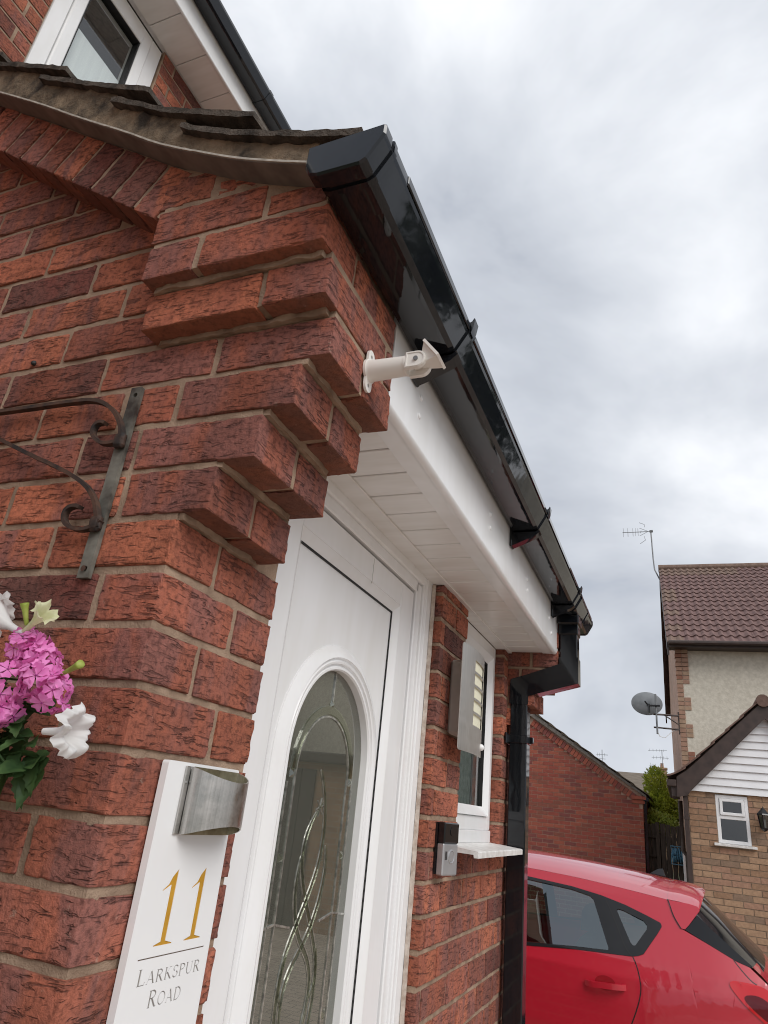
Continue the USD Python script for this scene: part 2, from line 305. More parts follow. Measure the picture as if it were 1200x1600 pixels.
def house_brick(name, c1, c2, mortar, w=0.225, h=0.075):
    """Coursed brick colour for walls too far off, or too far out of view, to lay brick by brick."""
    return mat(name, {'g': ('geometry', {}), 's': ('separate_xyz', {}), 'a': ('math', {'math_type': 'add'}), 'c': ('combine_xyz', {'z': 0.0}),
        'b': ('brick_texture', {'scale': 1.0, 'brick_width': w, 'row_height': h, 'mortar_size': 0.006, 'color1': c1, 'color2': c2, 'mortar': mortar, 'bias': -0.1}),
        'n': ('noise_texture', {'scale': 2.5, 'detail': 5.0}), 'r': ('rgb_ramp', {'ramp': [(0.3, (0.75, 0.75, 0.75)), (0.7, (1.15, 1.15, 1.15))]}), 'x': ('mix_color', {'blend_type': 'multiply', 'fac': 1.0}),
        'bp': ('bump', {'strength': 0.5, 'distance': 0.004, 'invert': True}), 'p': ('principled_bsdf', {'roughness': 0.9, 'specular_ior_level': 0.3})},
        [('g.position', 's.vector'), ('s.x', 'a.value1'), ('s.y', 'a.value2'), ('a.value', 'c.x'), ('s.z', 'c.y'), ('c.vector', 'b.vector'), ('g.position', 'n.vector'), ('n.fac', 'r.fac'),
         ('b.color', 'x.a'), ('r.color', 'x.b'), ('x.result', 'p.base_color'), ('b.fac', 'bp.height'), ('bp.normal', 'p.normal')])
OWN_FAR = house_brick('coursed_red_brick', (0.29, 0.068, 0.042), (0.19, 0.058, 0.048), (0.36, 0.26, 0.18))

# ------------------------------------------------------------------ ground (out of the frame below, but it lights the scene)
GROUND = noisy('earth_and_grass', (0.10, 0.11, 0.055), (0.16, 0.15, 0.09), scale=0.8, rough=0.95)
PAVING = mat('block_paving', {'g': ('geometry', {}), 'b': ('brick_texture', {'scale': 1.0, 'brick_width': 0.2, 'row_height': 0.1, 'mortar_size': 0.004, 'color1': (0.40, 0.32, 0.26), 'color2': (0.48, 0.39, 0.32), 'mortar': (0.14, 0.12, 0.10)}),
    'n': ('noise_texture', {'scale': 1.3, 'detail': 6.0}), 'r': ('rgb_ramp', {'ramp': [(0.3, (0.8, 0.8, 0.8)), (0.7, (1.1, 1.1, 1.1))]}), 'x': ('mix_color', {'blend_type': 'multiply', 'fac': 1.0}), 'p': ('principled_bsdf', {'roughness': 0.9})},
    [('g.position', 'b.vector'), ('g.position', 'n.vector'), ('n.fac', 'r.fac'), ('b.color', 'x.a'), ('r.color', 'x.b'), ('x.result', 'p.base_color')])
def sheet(x0, x1, y0, y1, z): return trimesh.Trimesh([(x0, y0, z), (x1, y0, z), (x1, y1, z), (x0, y1, z)], [(0, 1, 2), (0, 2, 3)], process=False)
single('ground', sheet(-300, 300, -300, 300, -Z0), GROUND, None, None, kind='structure')
single('driveway', sheet(0.0, 16, -9, 16.0, -Z0 + 0.004), PAVING, None, None, kind='structure')

# ================================================================== THE BRICK HOUSE WITH ITS PORCH
house = thing('brick_house', 'near red brick house with stepped brick corbel, black gutter and white front door', 'house', (0, 1.1, -Z0))
C = 0.075; J = 0.0046
def R(r): return C * r + J, C * (r + 1) - J
nb = [0]
def lay(wall, x0, x1, y0, y1, z0, z1, m=None, seg=0.011, amp=0.0016):
    nb[0] += 1
    if m is None: m = random.choices(BR, weights=(3, 4, 4, 3, 1))[0]
    jit = np.clip(rng.normal(0, 0.0007, 6), -0.0012, 0.0012)
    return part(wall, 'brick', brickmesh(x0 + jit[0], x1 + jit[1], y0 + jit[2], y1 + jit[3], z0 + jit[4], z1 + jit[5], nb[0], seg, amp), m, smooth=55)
def lumpy(m, amp, freq, seed=0, size=0.02):
    v, f = trimesh.remesh.subdivide_to_size(m.vertices, m.faces, size, max_iter=12)
    m = trimesh.Trimesh(v, f, process=False); m.merge_vertices(digits_vertex=5); v = np.array(m.vertices)
    d = np.stack([fbm(v * freq + k * 7.3 + seed, 3, seed + k) - 0.5 for k in range(3)], 1)
    m.vertices = v + d * 2 * amp; return m
s_k = {5: 0.046, 6: 0.104, 7: 0.152, 8: 0.195, 9: 0.195, 10: 0.190, 11: 0.186, 12: 0.18}
MB = 0.0042                               # mortar set back behind the brick faces
# ---- side wall (faces the camera) and the corner
cores = [box(-1.5, -MB, MB, 0.25, -Z0, 0.375 + J + 0.004), box(-1.5, -MB, 0.25, 0.27, -Z0, 0.66)]
cores += [box(-1.5, 0.10, MB, 0.2, 0.66, 0.80), box(-1.5, -0.12, MB + 0.05, 0.2, 0.66, 1.02), box(-1.5, -0.45, MB + 0.05, 0.2, 1.0, 1.2), box(-1.5, -0.8, MB + 0.05, 0.2, 1.2, 1.4), box(-1.5, -1.05, MB + 0.05, 0.2, 1.4, 1.6)]
cores += [extr(Polygon([(-1.5, 0.6), (-0.1, 0.6), (-0.1, 0.93), (-1.5, 1.88)]), 'y', MB, 0.06)]
for r in range(5, 9):
    cores.append(box(-1.0, s_k[r] - MB, MB, 0.2075, C * r + J + 0.004, C * (r + 1) + J + 0.004))
side = part(house, 'side_wall', lumpy(cat(*cores), 0.0007, 60, 3, 0.03), MORTAR, smooth=40)
cores = [box(-0.125, 0.195 - MB, -0.035 + MB, 0.209, C * 9 + J + 0.004, C * 10 + J + 0.004), box(-0.125, 0.19 - MB, -0.0625 + MB, 0.209, C * 10 + J + 0.004, 0.838),
         extr(Polygon([(-0.125, 0.836), (0.184 - MB, 0.836), (0.184 - MB, 0.862), (-0.02, 0.955), (-0.125, 1.0)]), 'y', -0.0625 + MB, 0.209)]
knee = part(house, 'kneeler', lumpy(cat(*cores), 0.0007, 60, 5, 0.02), MORTAR, smooth=40)
perp = {4: [-.22], 3: [-.1075], 5: [-.333, -.108], 6: [-.443, -.218, -.108], 7: [-.33, -.158, -.053], 8: [-.44, -.222, 0.0],
        9: [-.33, -.105], 10: [-.457, -.225], 11: [-.545, -.32], 12: [-.458, -.23], 13: [-.55, -.325], 14: [-.66, -.44], 15: [-.76, -.53], 16: [-.66], 17: [-.76], 18: [-.88]}
tone = {4: [1, 2, 0], 3: [0, 4, 1], 5: [0, 2, 1], 6: [3, 1, 2, 1], 7: [2, 2, 1, 1], 8: [2, 3, 1, 1], 9: [0, 2, 1]}
def side_row(r, xs, xr):
    z0, z1 = R(r); xs = sorted(xs)
    lim = -0.78 if r < 10 else -1.05
    while xs[0] > lim: xs.insert(0, xs[0] - 0.225)
    e = xs + [xr + J]
    for i in range(len(e) - 1):
        if e[i + 1] < lim - 0.07: continue
        k = len(e) - 2 - i
        lay(side, e[i] + J, e[i + 1] - J, 0.0, 0.1695 if (r % 2 and r < 4 and k == 0) else 0.1025, z0, z1, BR[tone[r][::-1][k]] if r in tone and k < len(tone[r]) else None)
for r in range(-6, 19):
    xs = perp.get(r) or ([-.22] if r % 2 == 0 else [-.1075])
    xr = 0.0 if r <= 4 else s_k[r] if r <= 8 else {9: -0.128, 10: -0.128, 11: -0.128, 12: -0.2, 13: -0.3, 14: -0.36, 15: -0.47, 16: -0.58, 17: -0.69, 18: -0.80}[r]
    if r > 8: xs = [x for x in xs if x < xr - 0.04] or [xr - 0.11]
    side_row(r, xs, xr)
# projecting kneeler courses under the verge
z0, z1 = R(9); a, b = R(10); c, d = R(11); e, f = R(12)
lay(knee, -0.128, 0.080, -0.036, 0.066, z0, z1, BR[0]); lay(knee, 0.090, 0.195, -0.035, 0.175, z0, z1, BR[1])
lay(knee, -0.128, -0.034, -0.0625, 0.04, a, b, BR[1]); lay(knee, -0.024, 0.190, -0.0625, 0.04, a, b, BR[3]); lay(knee, 0.0875, 0.190, 0.05, 0.212, a, b, BR[2])
lay(knee, -0.132, 0.075, -0.0620, 0.04, c, d, BR[3]); lay(knee, 0.085, 0.186, -0.0615, 0.15, c, 0.868, BR[2])
lay(knee, -0.136, -0.033, -0.0610, 0.04, e, f, BR[2]); lay(knee, -0.023, 0.05, -0.0600, 0.04, e, 0.935, BR[1])
for r in range(4, 8):
    xa = 0.0 if r == 4 else s_k[r]
    part(side, 'mortar_smear', lumpy(box(xa - 0.010, xa + 0.0055, 0.006, 0.195, C * (r + 1) - 0.004, C * (r + 1) + J + 0.002), 0.0058, 42, r, 0.008), MORTAR, smooth=50)
for r, ya, yb in ((8, 0.010, -0.0055), (9, -0.026, -0.041)):
    part(side, 'mortar_smear', lumpy(box(-0.115, 0.18, yb, ya, C * (r + 1) - 0.004, C * (r + 1) + J + 0.002), 0.0058, 42, r, 0.008), MORTAR, smooth=50)
for k_, (x_, y_, z_) in enumerate(((0.128, -0.022, 0.758), (0.030, -0.006, 0.687), (-0.395, 0.0, 0.689))):
    part(side, 'wall_plug', lumpy(trimesh.creation.icosphere(2, 0.0045).apply_translation((x_, y_, z_)), 0.002, 150, k_, 0.004), GASKET, smooth=40)
# ---- return of the corner on the door side
front = part(house, 'front_wall', lumpy(cat(box(-0.10, -MB, 0.12, 0.270, -Z0, 0.655), box(-0.3, -MB, 1.163, 1.428, -Z0, 0.658), box(-0.3, -MB, 1.42, 1.976, -Z0, -0.075), box(-0.3, -MB, 1.974, 2.245, -Z0, 0.80)), 0.0007, 60, 8, 0.035), MORTAR, smooth=40)
for r in range(-7, 5):
    z0, z1 = R(r)
    if r % 2 == 0:      # header at the corner (the corner brick of the side wall shows its end), then a long piece
        lay(front, -0.1025, -0.0005, 0.1125, 0.276, z0, z1, BR[(1, 3, 0, 1, 2, 1)[(r + 8) // 2 % 6]])
    else:
        lay(front, -0.1025, 0.0, 0.1795, 0.2755, z0, z1, BR[(3, 0, 1, 2)[(r + 9) // 2 % 4]])
for r in range(5, 9):
    z0, z1 = R(r); lay(front, s_k[r] - 0.16, s_k[r], 0.1125, 0.2135, z0, z1, BR[(1, 1, 3, 1)[r - 5]])
lay(front, 0.09, 0.195, 0.185, 0.2125, *R(9), BR[1])
# ---- brickwork between door and window, under the window, and the far pier
ZB = 0.03
def RF(r): return ZB + C * r + J, ZB + C * (r + 1) - J
evn, odd = [1.305, 1.522, 1.738], [1.200, 1.412, 1.625, 1.838]
for r in range(-9, 9):
    z0, z1 = RF(r)
    if r == 8: z1 = min(z1, 0.657)
    js = odd if r % 2 == 0 else evn
    if r <= -3 or (r == -2):
        if r == -2: z1 = ZB + C * (-1) - 0.004
        e = [1.159 - J] + js + [1.945 if r % 2 else 2.05]
        e = [1.159 - J] + [y for y in js if y > 1.19] + ([1.955] if r % 2 else []) + [2.06, 2.25 + J]
        for i in range(len(e) - 1): lay(front, -0.1025, 0.0, e[i] + J, e[i + 1] - J, z0, z1, seg=0.022)
    else:
        e = [1.159 - J] + [y for y in js if 1.19 < y < 1.40] + [1.432 + J]
        for i in range(len(e) - 1): lay(front, -0.1025, 0.0, e[i] + J, e[i + 1] - J, z0, z1, seg=0.022)
        e = [1.970 - J] + ([2.075] if r % 2 else [2.18]) + [2.25 + J]
        for i in range(len(e) - 1): lay(front, -0.1025, 0.0, e[i] + J, e[i + 1] - J, z0, z1, seg=0.022)
# far kneeler, a mirror of the near one
farcore = [box(-0.3, s_k[r] - MB, 2.046, 2.246, C * r + J + 0.004, C * (r + 1) + J + 0.004) for r in range(5, 9)] + [box(-0.3, 0.186, 2.046, 2.246, C * 9, 0.86)]
fark = part(house, 'far_kneeler', cat(*farcore), MORTAR)
for r in range(5, 12):
    z0, z1 = R(r); X = s_k[r]
    lay(fark, X - 0.1, X, 2.04, 2.14, z0, min(z1, 0.865), seg=0.025); lay(fark, X - 0.1, X, 2.15, 2.25 if r < 9 else 2.285, z0, min(z1, 0.865), seg=0.025)
    lay(fark, X - 0.31, X - 0.11, 2.04, 2.14, z0, min(z1, 0.865), seg=0.025)
# plain coursed walls where the photograph does not look
part(house, 'rear_walls', cat(box(-1.52, -0.90, 0.0, 0.006, -Z0, 1.2), box(-8.5, -1.52, -3.0, 1.62, -Z0, 1.985), box(-1.52, -1.5, 1.63, 2.249, -Z0, 2.02), box(-1.5, -0.05, 2.20, 2.249, -Z0, 0.80)), OWN_FAR)

# ---- brick-on-edge band following the verge
sl = np.array([-0.532, 0.360]); sl /= np.linalg.norm(sl); pn = np.array([-sl[1], sl[0]]) * -1       # up-slope and outward (up)
if pn[1] < 0: pn = -pn
p0 = np.array([-0.124, 0.878])
bandp = [p0 + pn * 0.006, p0 + sl * 1.62 + pn * 0.006, p0 + sl * 1.62 + pn * 0.105, p0 + pn * 0.105]
band = part(house, 'verge_band', lumpy(extr(Polygon(bandp), 'y', -0.0605 + MB, 0.03), 0.0012, 60, 4, 0.03), MORTAR, smooth=40)
for i in range(21):
    q = p0 + sl * (0.026 + 0.0755 * i)
    m = brickmesh(0, 0.0655, -0.0605, 0.04, 0, 0.103, 400 + i, 0.012, 0.002)
    v = np.array(m.vertices); n2 = fbm(v * [60, 60, 25] + i, 2, i)
    w = np.empty_like(v); w[:, 0] = q[0] + sl[0] * v[:, 0] + pn[0] * v[:, 2]; w[:, 2] = q[1] + sl[1] * v[:, 0] + pn[1] * v[:, 2]; w[:, 1] = v[:, 1]
    m.vertices = w; m.faces = m.faces[:, ::-1]
    part(band, 'brick', m, random.choices(BR, weights=(1, 4, 2, 5, 2))[0], smooth=55)

# ---- verge: undercloak board, mortar bedding and tiles with a kick at the eaves
KC = np.array([(-1.56, 1.985), (-1.2, 1.735), (-0.73, 1.41), (-0.6, 1.326), (-0.5, 1.26), (-0.36, 1.163), (-0.22, 1.07), (-0.14, 1.014), (-0.03, 0.951), (0.05, 0.909), (0.136, 0.872), (0.19, 0.851), (0.26, 0.826)])
from scipy.interpolate import PchipInterpolator
kz = PchipInterpolator(KC[:, 0], KC[:, 1])
def ribbon(xs, zlo, zhi, y0, y1, rough=0.0, seed=0):
    """A strip following the verge from zlo(x) to zhi(x), from y0 to y1."""
    n = len(xs); V = []
    for x in xs:
        for (y, z) in ((y0, zlo(x)), (y0, zhi(x)), (y1, zhi(x)), (y1, zlo(x))): V.append((x, y, z))
    V = np.array(V); F = []
    for i in range(n - 1):
        for j in range(4):
            a, b = i * 4 + j, i * 4 + (j + 1) % 4; F += [(a, b, b + 4), (a, b + 4, a + 4)]
    F += [(0, 2, 1), (0, 3, 2), (4 * n - 4, 4 * n - 3, 4 * n - 2), (4 * n - 4, 4 * n - 2, 4 * n - 1)]
    m = trimesh.Trimesh(V, F, process=False)
    return m
xs = np.linspace(-1.5, 0.185, 90)
verge = part(house, 'undercloak', ribbon(xs, kz, lambda x: kz(x) + 0.007, -0.100, 0.06), BOARD, smooth=30)
part(verge, 'board_edge', lumpy(ribbon(np.linspace(-1.5, 0.184, 160), lambda x: kz(x) + 0.0015, lambda x: kz(x) + 0.0055, -0.1022, -0.0995), 0.0006, 90, 2, 0.02), BOARD_EDGE)
ends = [0.252, 0.056, -0.205, -0.462, -0.72, -0.975, -1.235]
def tlift(xe, t):
    nose = np.interp(xe, [-0.46, -0.2, 0.056, 0.25], [0.108, 0.108, 0.090, 0.052]); head = np.interp(xe, [-0.2, 0.056, 0.25], [0.066, 0.060, 0.042])
    return head * t + nose * (1 - t)
def under(x):
    c = [tlift(xe, (xe - x) / 0.345) for xe in ends if xe - 0.345 <= x <= xe]
    return min(c) if c else 0.06
bed = lumpy(ribbon(np.linspace(-1.5, 0.178, 200), lambda x: kz(x) + 0.0072, lambda x: kz(x) + max(under(x) - 0.001, 0.035), -0.094, 0.0), 0.0055, 30, 5, 0.013)
part(house, 'mortar_bedding', bed, MORTAR_OLD, smooth=50)
roof = part(house, 'roof_deck', trimesh.util.concatenate([ribbon(np.linspace(-1.5, 0.16, 30), lambda x: kz(x) + 0.02, lambda x: kz(x) + 0.04, 0.0, 2.26)]), TILE)
def tile_mesh(xe, y0, y1, seed, verge_t=False):
    """A concrete tile whose lower end is at xe, climbing the slope for 0.33 m, lying on the one below."""
    xs = np.linspace(xe, xe - 0.345, 16); t = np.linspace(0, 1, 16)
    lift = tlift(xe, t)
    m = ribbon(xs[::-1], PchipInterpolator(xs[::-1], (kz(np.clip(xs, -1.56, 0.26)) + lift)[::-1]), PchipInterpolator(xs[::-1], (kz(np.clip(xs, -1.56, 0.26)) + lift + 0.0125)[::-1]), y0, y1)
    return lumpy(m, 0.0032 if verge_t else 0.002, 38, seed, 0.016 if verge_t else 0.08)
for i, xe in enumerate(ends):
    for k in range(8):
        y0 = -0.108 + 0.3 * k
        part(roof, 'roof_tile', tile_mesh(xe + rng.normal(0, 0.004), y0 + 0.001, min(y0 + 0.299, 2.36), 10 * i + k, k == 0), TILE, smooth=45)

# ---- soffit, fascia, gutter, downpipe
SZ = 0.661
jo = [0.3655 + 0.0985 * k for k in range(-2, 18)]
soff = part(house, 'soffit', box(-0.03, 0.176, 0.205, 2.05, SZ + 0.009, SZ + 0.02), UPVC_SOFFIT)
for a, b in zip(jo[:-1], jo[1:]):
    a, b = max(a, 0.214), min(b, 2.046)
    if b - a < 0.02: continue
    part(soff, 'soffit_board', cat(box(0.006, 0.168, a + 0.0026, b - 0.0022, SZ + 0.0005, SZ + 0.009, 0.0015)), UPVC_SOFFIT)
part(soff, 'soffit_trim', cat(box(-0.036, 0.013, 0.28, 2.046, SZ - 0.0045, SZ + 0.001, 0.0015)), UPVC_SOFFIT)
fpts = [(0.175, 0.86), (0.175, 0.664), (0.135, 0.664), (0.133, 0.6615), (0.135, 0.659), (0.168, 0.6575)] + [(0.178 + 0.012 * math.sin(t), 0.6675 - 0.012 * math.cos(t)) for t in np.linspace(-0.6, math.pi / 2, 7)] + [(0.190, 0.86)]
fascia = part(house, 'fascia', extr(Polygon(fpts), 'y', 0.2150, 2.052), UPVC, smooth=35)
for y, zz in ((0.362, 0.764), (0.360, 0.723), (0.922, 0.766), (0.925, 0.729), (1.424, 0.758), (1.428, 0.722), (1.851, 0.75), (1.90, 0.705)):
    cp = trimesh.creation.icosphere(2, 0.0065); cp.apply_scale((0.5, 1, 1)); cp.apply_translation((0.190, y, zz)); part(fascia, 'screw_cap', cp, UPVC, smooth=True)
part(fascia, 'end_cap', box(0.132, 0.1915, 2.045, 2.056, 0.655, 0.84, 0.002), UPVC)
GP = [(0.1935, 0.866), (0.1935, 0.829), (0.199, 0.8165), (0.208, 0.8135), (0.262, 0.8135), (0.270, 0.818), (0.2895, 0.851), (0.292, 0.856), (0.292, 0.8705)]
def gprof(off, th=0.0025, top=0.0):
    ln = LineString([(x, z + (top if i in (0, len(GP) - 1) else 0)) for i, (x, z) in enumerate(GP)])
    return ln.buffer(off + th / 2, cap_style=2, join_style=1).difference(ln.buffer(max(off - th / 2, 0.0001), cap_style=2)) if off > 0 else ln.buffer(th / 2, cap_style=2, join_style=1)
gut = part(house, 'gutter', extr(gprof(0), 'y', -0.09, 2.34), BLACK, smooth=35)
part(gut, 'gutter_lip', box(0.2928, 0.2968, -0.030, 2.30, 0.8575, 0.8735, 0.0012), BLACK)
gsolid = Polygon(GP)
def collar(y0, y1, grow, solid=False):
    g = gsolid.buffer(grow, join_style=1, resolution=4)
    if not solid: g = g.difference(gsolid.buffer(0.0005)).intersection(sbox(0.15, 0.78, 0.33, 0.8775))
    return extr(g, 'y', y0, y1)
def bevcap(y0, y1, grow, b=0.003):
    g0, g1 = gsolid.buffer(grow - b, join_style=1, resolution=3), gsolid.buffer(grow, join_style=1, resolution=3)
    p = lambda g, y: [(x, y, z) for x, z in g.exterior.coords[:-1]]
    return trimesh.convex.convex_hull(np.array(p(g0, y0) + p(g1, y0 + b) + p(g1, y1)))
cap_ = gsolid
gsolid = Polygon([(0.1815, 0.866), (0.1815, 0.832), (0.189, 0.817), (0.200, 0.8135)] + GP[4:])
part(gut, 'stop_end', bevcap(-0.117, -0.094, 0.0035), BLACK, smooth=28)
gsolid = cap_
part(gut, 'stop_end_groove', collar(-0.094, -0.086, 0.0012), BLACK, smooth=28)
part(gut, 'stop_end_collar', cat(collar(-0.087, -0.078, 0.005), collar(-0.079, -0.030, 0.0030)), BLACK, smooth=28)
part(gut, 'stop_end', bevcap(2.338, 2.352, 0.004), BLACK, smooth=28)
part(gut, 'running_outlet', cat(collar(1.955, 1.975, 0.006), collar(1.975, 2.16, 0.0035), collar(2.16, 2.18, 0.006), box(0.192, 0.276, 2.02, 2.12, 0.775, 0.812, 0.004)), BLACK, smooth=28)
for y in (0.315, 1.165, 1.90):
    strap = extr(gsolid.buffer(0.005, join_style=1).difference(gsolid.buffer(0.0012)).intersection(sbox(0.185, 0.79, 0.33, 0.878)), 'y', y - 0.013, y + 0.013)
    back = box(0.1905, 0.197, y - 0.016, y + 0.016, 0.766, 0.868, 0.002)
    gus = extr(Polygon([(0.1965, 0.768), (0.208, 0.772), (0.264, 0.796), (0.277, 0.808), (0.270, 0.8145), (0.1965, 0.8125)]), 'y', y - 0.013, y + 0.013)
    hook = extr(Polygon([(0.2985, 0.852), (0.3025, 0.864), (0.3055, 0.882), (0.3035, 0.8845), (0.2995, 0.8775), (0.2945, 0.8755), (0.2945, 0.871), (0.2985, 0.868)]), 'y', y - 0.011, y + 0.011)
    fin = extr(Polygon([(0.2745, 0.818), (0.300, 0.860), (0.2975, 0.862), (0.2705, 0.822)]), 'y', y + 0.0135, y + 0.0165)
    part(gut, 'bracket', cat(strap, back, gus, hook, fin), BLACK, smooth=28)
# downpipe: outlet, offset back to the wall, square pipe with clip
def sqpipe(pts, hx, hy, ups):
    V, F = [], []
    for (p, u) in zip(pts, ups):
        p, u = np.array(p, float), np.array(u, float)
        for a, b in ((-1, -1), (1, -1), (1, 1), (-1, 1)): V.append(p + u * hx * a + np.array([0, 1, 0]) * hy * b)
    for i in range(len(pts) - 1):
        for j in range(4):
            a, b = i * 4 + j, i * 4 + (j + 1) % 4; F += [(a, b, b + 4), (a, b + 4, a + 4)]
    n = len(V) - 4; F += [(0, 2, 1), (0, 3, 2), (n, n + 1, n + 2), (n, n + 2, n + 3)]
    return trimesh.Trimesh(np.array(V), F, process=False)
DY = 2.072
X1, X2, h = 0.234, 0.045, 0.033
dp = part(house, 'downpipe', box(X2 - h, X2 + h, DY - h, DY + h, -Z0 + 0.05, 0.50, 0.004), BLACK)
dr = np.array([X1 - X2, 0, 0.63 - 0.53]); dr /= np.linalg.norm(dr); nn = np.array([-dr[2], 0, dr[0]])
part(dp, 'swan_neck', cat(box(X1 - h, X1 + h, DY - h, DY + h, 0.600, 0.79, 0.004), box(X1 - h - 0.004, X1 + h + 0.004, DY - h - 0.004, DY + h + 0.004, 0.735, 0.785, 0.003),
     extr(Polygon([(X1 + h + 0.003, 0.545), (X1 + h + 0.003, 0.645), (X1 - h - 0.003, 0.645), (X1 - h - 0.003, 0.618), (X2 + h, 0.575), (X2 - h, 0.555), (X2 - h - 0.003, 0.53), (X2 - h - 0.003, 0.46), (X2 + h + 0.003, 0.46), (X2 + h + 0.003, 0.492)]), 'y', DY - h - 0.003, DY + h + 0.003)), BLACK, smooth=28)
part(dp, 'pipe_clip', cat(box(-0.008, X2 + h + 0.003, DY - h - 0.004, DY + h + 0.004, 0.315, 0.345, 0.002), box(0.0, 0.008, DY - h - 0.03, DY + h + 0.03, 0.31, 0.35, 0.002), box(X2 + h, X2 + h + 0.02, DY - 0.012, DY + 0.012, 0.318, 0.342, 0.003)), BLACK, smooth=28)

# ---- front door
FX = -0.035
door = part(house, 'front_door', box(-0.125, -0.075, 0.30, 1.04, -Z0 + 0.12, 0.597), UPVC)
def frame_ring(y0, y1, z0, z1, w, x0, x1, bev=0.003, head=None):
    h = w if head is None else head
    return cat(box(x0, x1, y0, y0 + w, z0, z1, bev), box(x0, x1, y1 - w, y1, z0, z1, bev), box(x0, x1, y0 + w - bev, y1 - w + bev, z1 - h, z1, bev))
dz = -Z0 + 0.1
part(door, 'door_frame', cat(box(-0.105, FX, 1.088, 1.1575, dz, 0.6600, 0.003), box(-0.105, FX - 0.008, 1.050, 1.092, dz, 0.63, 0.003), box(-0.105, FX, 0.2775, 1.0885, 0.632, 0.6600, 0.003), box(-0.105, FX - 0.008, 0.2775, 1.060, 0.6025, 0.634, 0.003),
      box(-0.105, FX - 0.006, 0.2775, 0.295, dz, 0.63, 0.002), box(-0.105, FX + 0.003, 1.106, 1.114, dz, 0.656, 0.002)), UPVC)
part(door, 'sealant_bead', cat(lumpy(box(-0.034, -0.024, 1.1515, 1.1575, dz, 0.655), 0.0014, 60, 3, 0.012)), noisy('old_sealant', (0.42, 0.33, 0.27), (0.66, 0.58, 0.51), scale=40, rough=0.8), smooth=50)
part(door, 'weather_seal', cat(box(-0.09, -0.058, 1.0445, 1.0525, dz, 0.604), box(-0.09, -0.058, 0.297, 1.052, 0.5975, 0.6035)), GASKET)
PY0, PY1, PZ1 = 0.425, 0.928, 0.508
def mitre(y0, y1, z1, z0, w, xo, xi):
    """Bevelled bead round three sides of a panel, sloping from xo at the outer edge to xi at the inner edge."""
    o = [(y0, z0), (y0, z1), (y1, z1), (y1, z0)]; i = [(y0 + w, z0), (y0 + w, z1 - w), (y1 - w, z1 - w), (y1 - w, z0)]
    V = [(xo, *p) for p in o] + [(xi, *p) for p in i]; F = []
    for k in range(3): F += [(k, k + 4, k + 5), (k, k + 5, k + 1)]
    return trimesh.Trimesh(V, F, process=False)
SXF = -0.048
part(door, 'sash', cat(box(-0.10, SXF, 0.300, PY0 - 0.022, dz, 0.5965, 0.003), box(-0.10, SXF, PY1 + 0.022, 1.0435, dz, 0.5965, 0.003), box(-0.10, SXF, PY0 - 0.024, PY1 + 0.024, PZ1 + 0.022, 0.5965, 0.003),
     mitre(PY0 - 0.023, PY1 + 0.023, PZ1 + 0.023, dz, 0.022, SXF - 0.0008, SXF - 0.012)), UPVC)
part(door, 'sash_joint', cat(box(SXF - 0.002, SXF + 0.0006, 0.7525, 0.7535, PZ1 + 0.02, 0.59)), LEAD)
part(door, 'panel_gasket', cat(box(SXF - 0.02, SXF - 0.0125, PY1 - 0.0035, PY1 + 0.001, dz, PZ1), box(SXF - 0.02, SXF - 0.0125, PY0, PY1, PZ1 - 0.0035, PZ1 + 0.001)), GASKET)
GC, GZ, GR = 0.676, 0.118, 0.184                                  # glass: centre across, centre of the arch, half width
def arch(rad, n=28, zb=-1.2):
    t = np.linspace(0, math.pi, n + 1)
    return [(GC + rad, zb)] + [(GC + rad * math.cos(a), GZ + rad * math.sin(a)) for a in t] + [(GC - rad, zb)]
panel = sbox(PY0, dz, PY1, PZ1).difference(Polygon(arch(GR + 0.004)))
part(door, 'door_panel', extr(panel, 'x', -0.085, SXF - 0.015), UPVC)
prof = [(0.0, -0.082), (0.0, SXF - 0.010), (0.003, SXF - 0.006), (0.0075, SXF - 0.006), (0.0095, SXF - 0.0095), (0.0125, SXF - 0.0095), (0.0145, SXF - 0.004), (0.019, SXF - 0.003), (0.0215, SXF - 0.007), (0.0245, SXF - 0.007), (0.0275, SXF - 0.001), (0.040, SXF - 0.0045), (0.052, SXF - 0.0125), (0.0525, SXF - 0.016)]
V, F = [], []; NA = len(arch(0.1))
for (dr_, x) in prof: V += [(x, y, z) for y, z in arch(GR - 0.001 + dr_)]
for i in range(len(prof) - 1):
    for j in range(NA - 1):
        a = i * NA + j; F += [(a, a + 1, a + NA + 1), (a, a + NA + 1, a + NA)]
part(door, 'arch_moulding', trimesh.Trimesh(V, F, process=False), UPVC, smooth=22)
gl = part(door, 'glass', extr(Polygon(arch(GR)), 'x', -0.0745, -0.0735), GLASS_DOOR)
def strip2(pts, w, x0, x1):
    return extr(LineString(pts).buffer(w / 2, cap_style=2, join_style=1), 'x', x0, x1)
def ogive(pts, n=26):
    pts = np.array(pts, float); t = np.linspace(0, 1, len(pts)); tt = np.linspace(0, 1, n)
    from scipy.interpolate import CubicSpline
    return np.c_[CubicSpline(t, pts[:, 0])(tt), CubicSpline(t, pts[:, 1])(tt)]
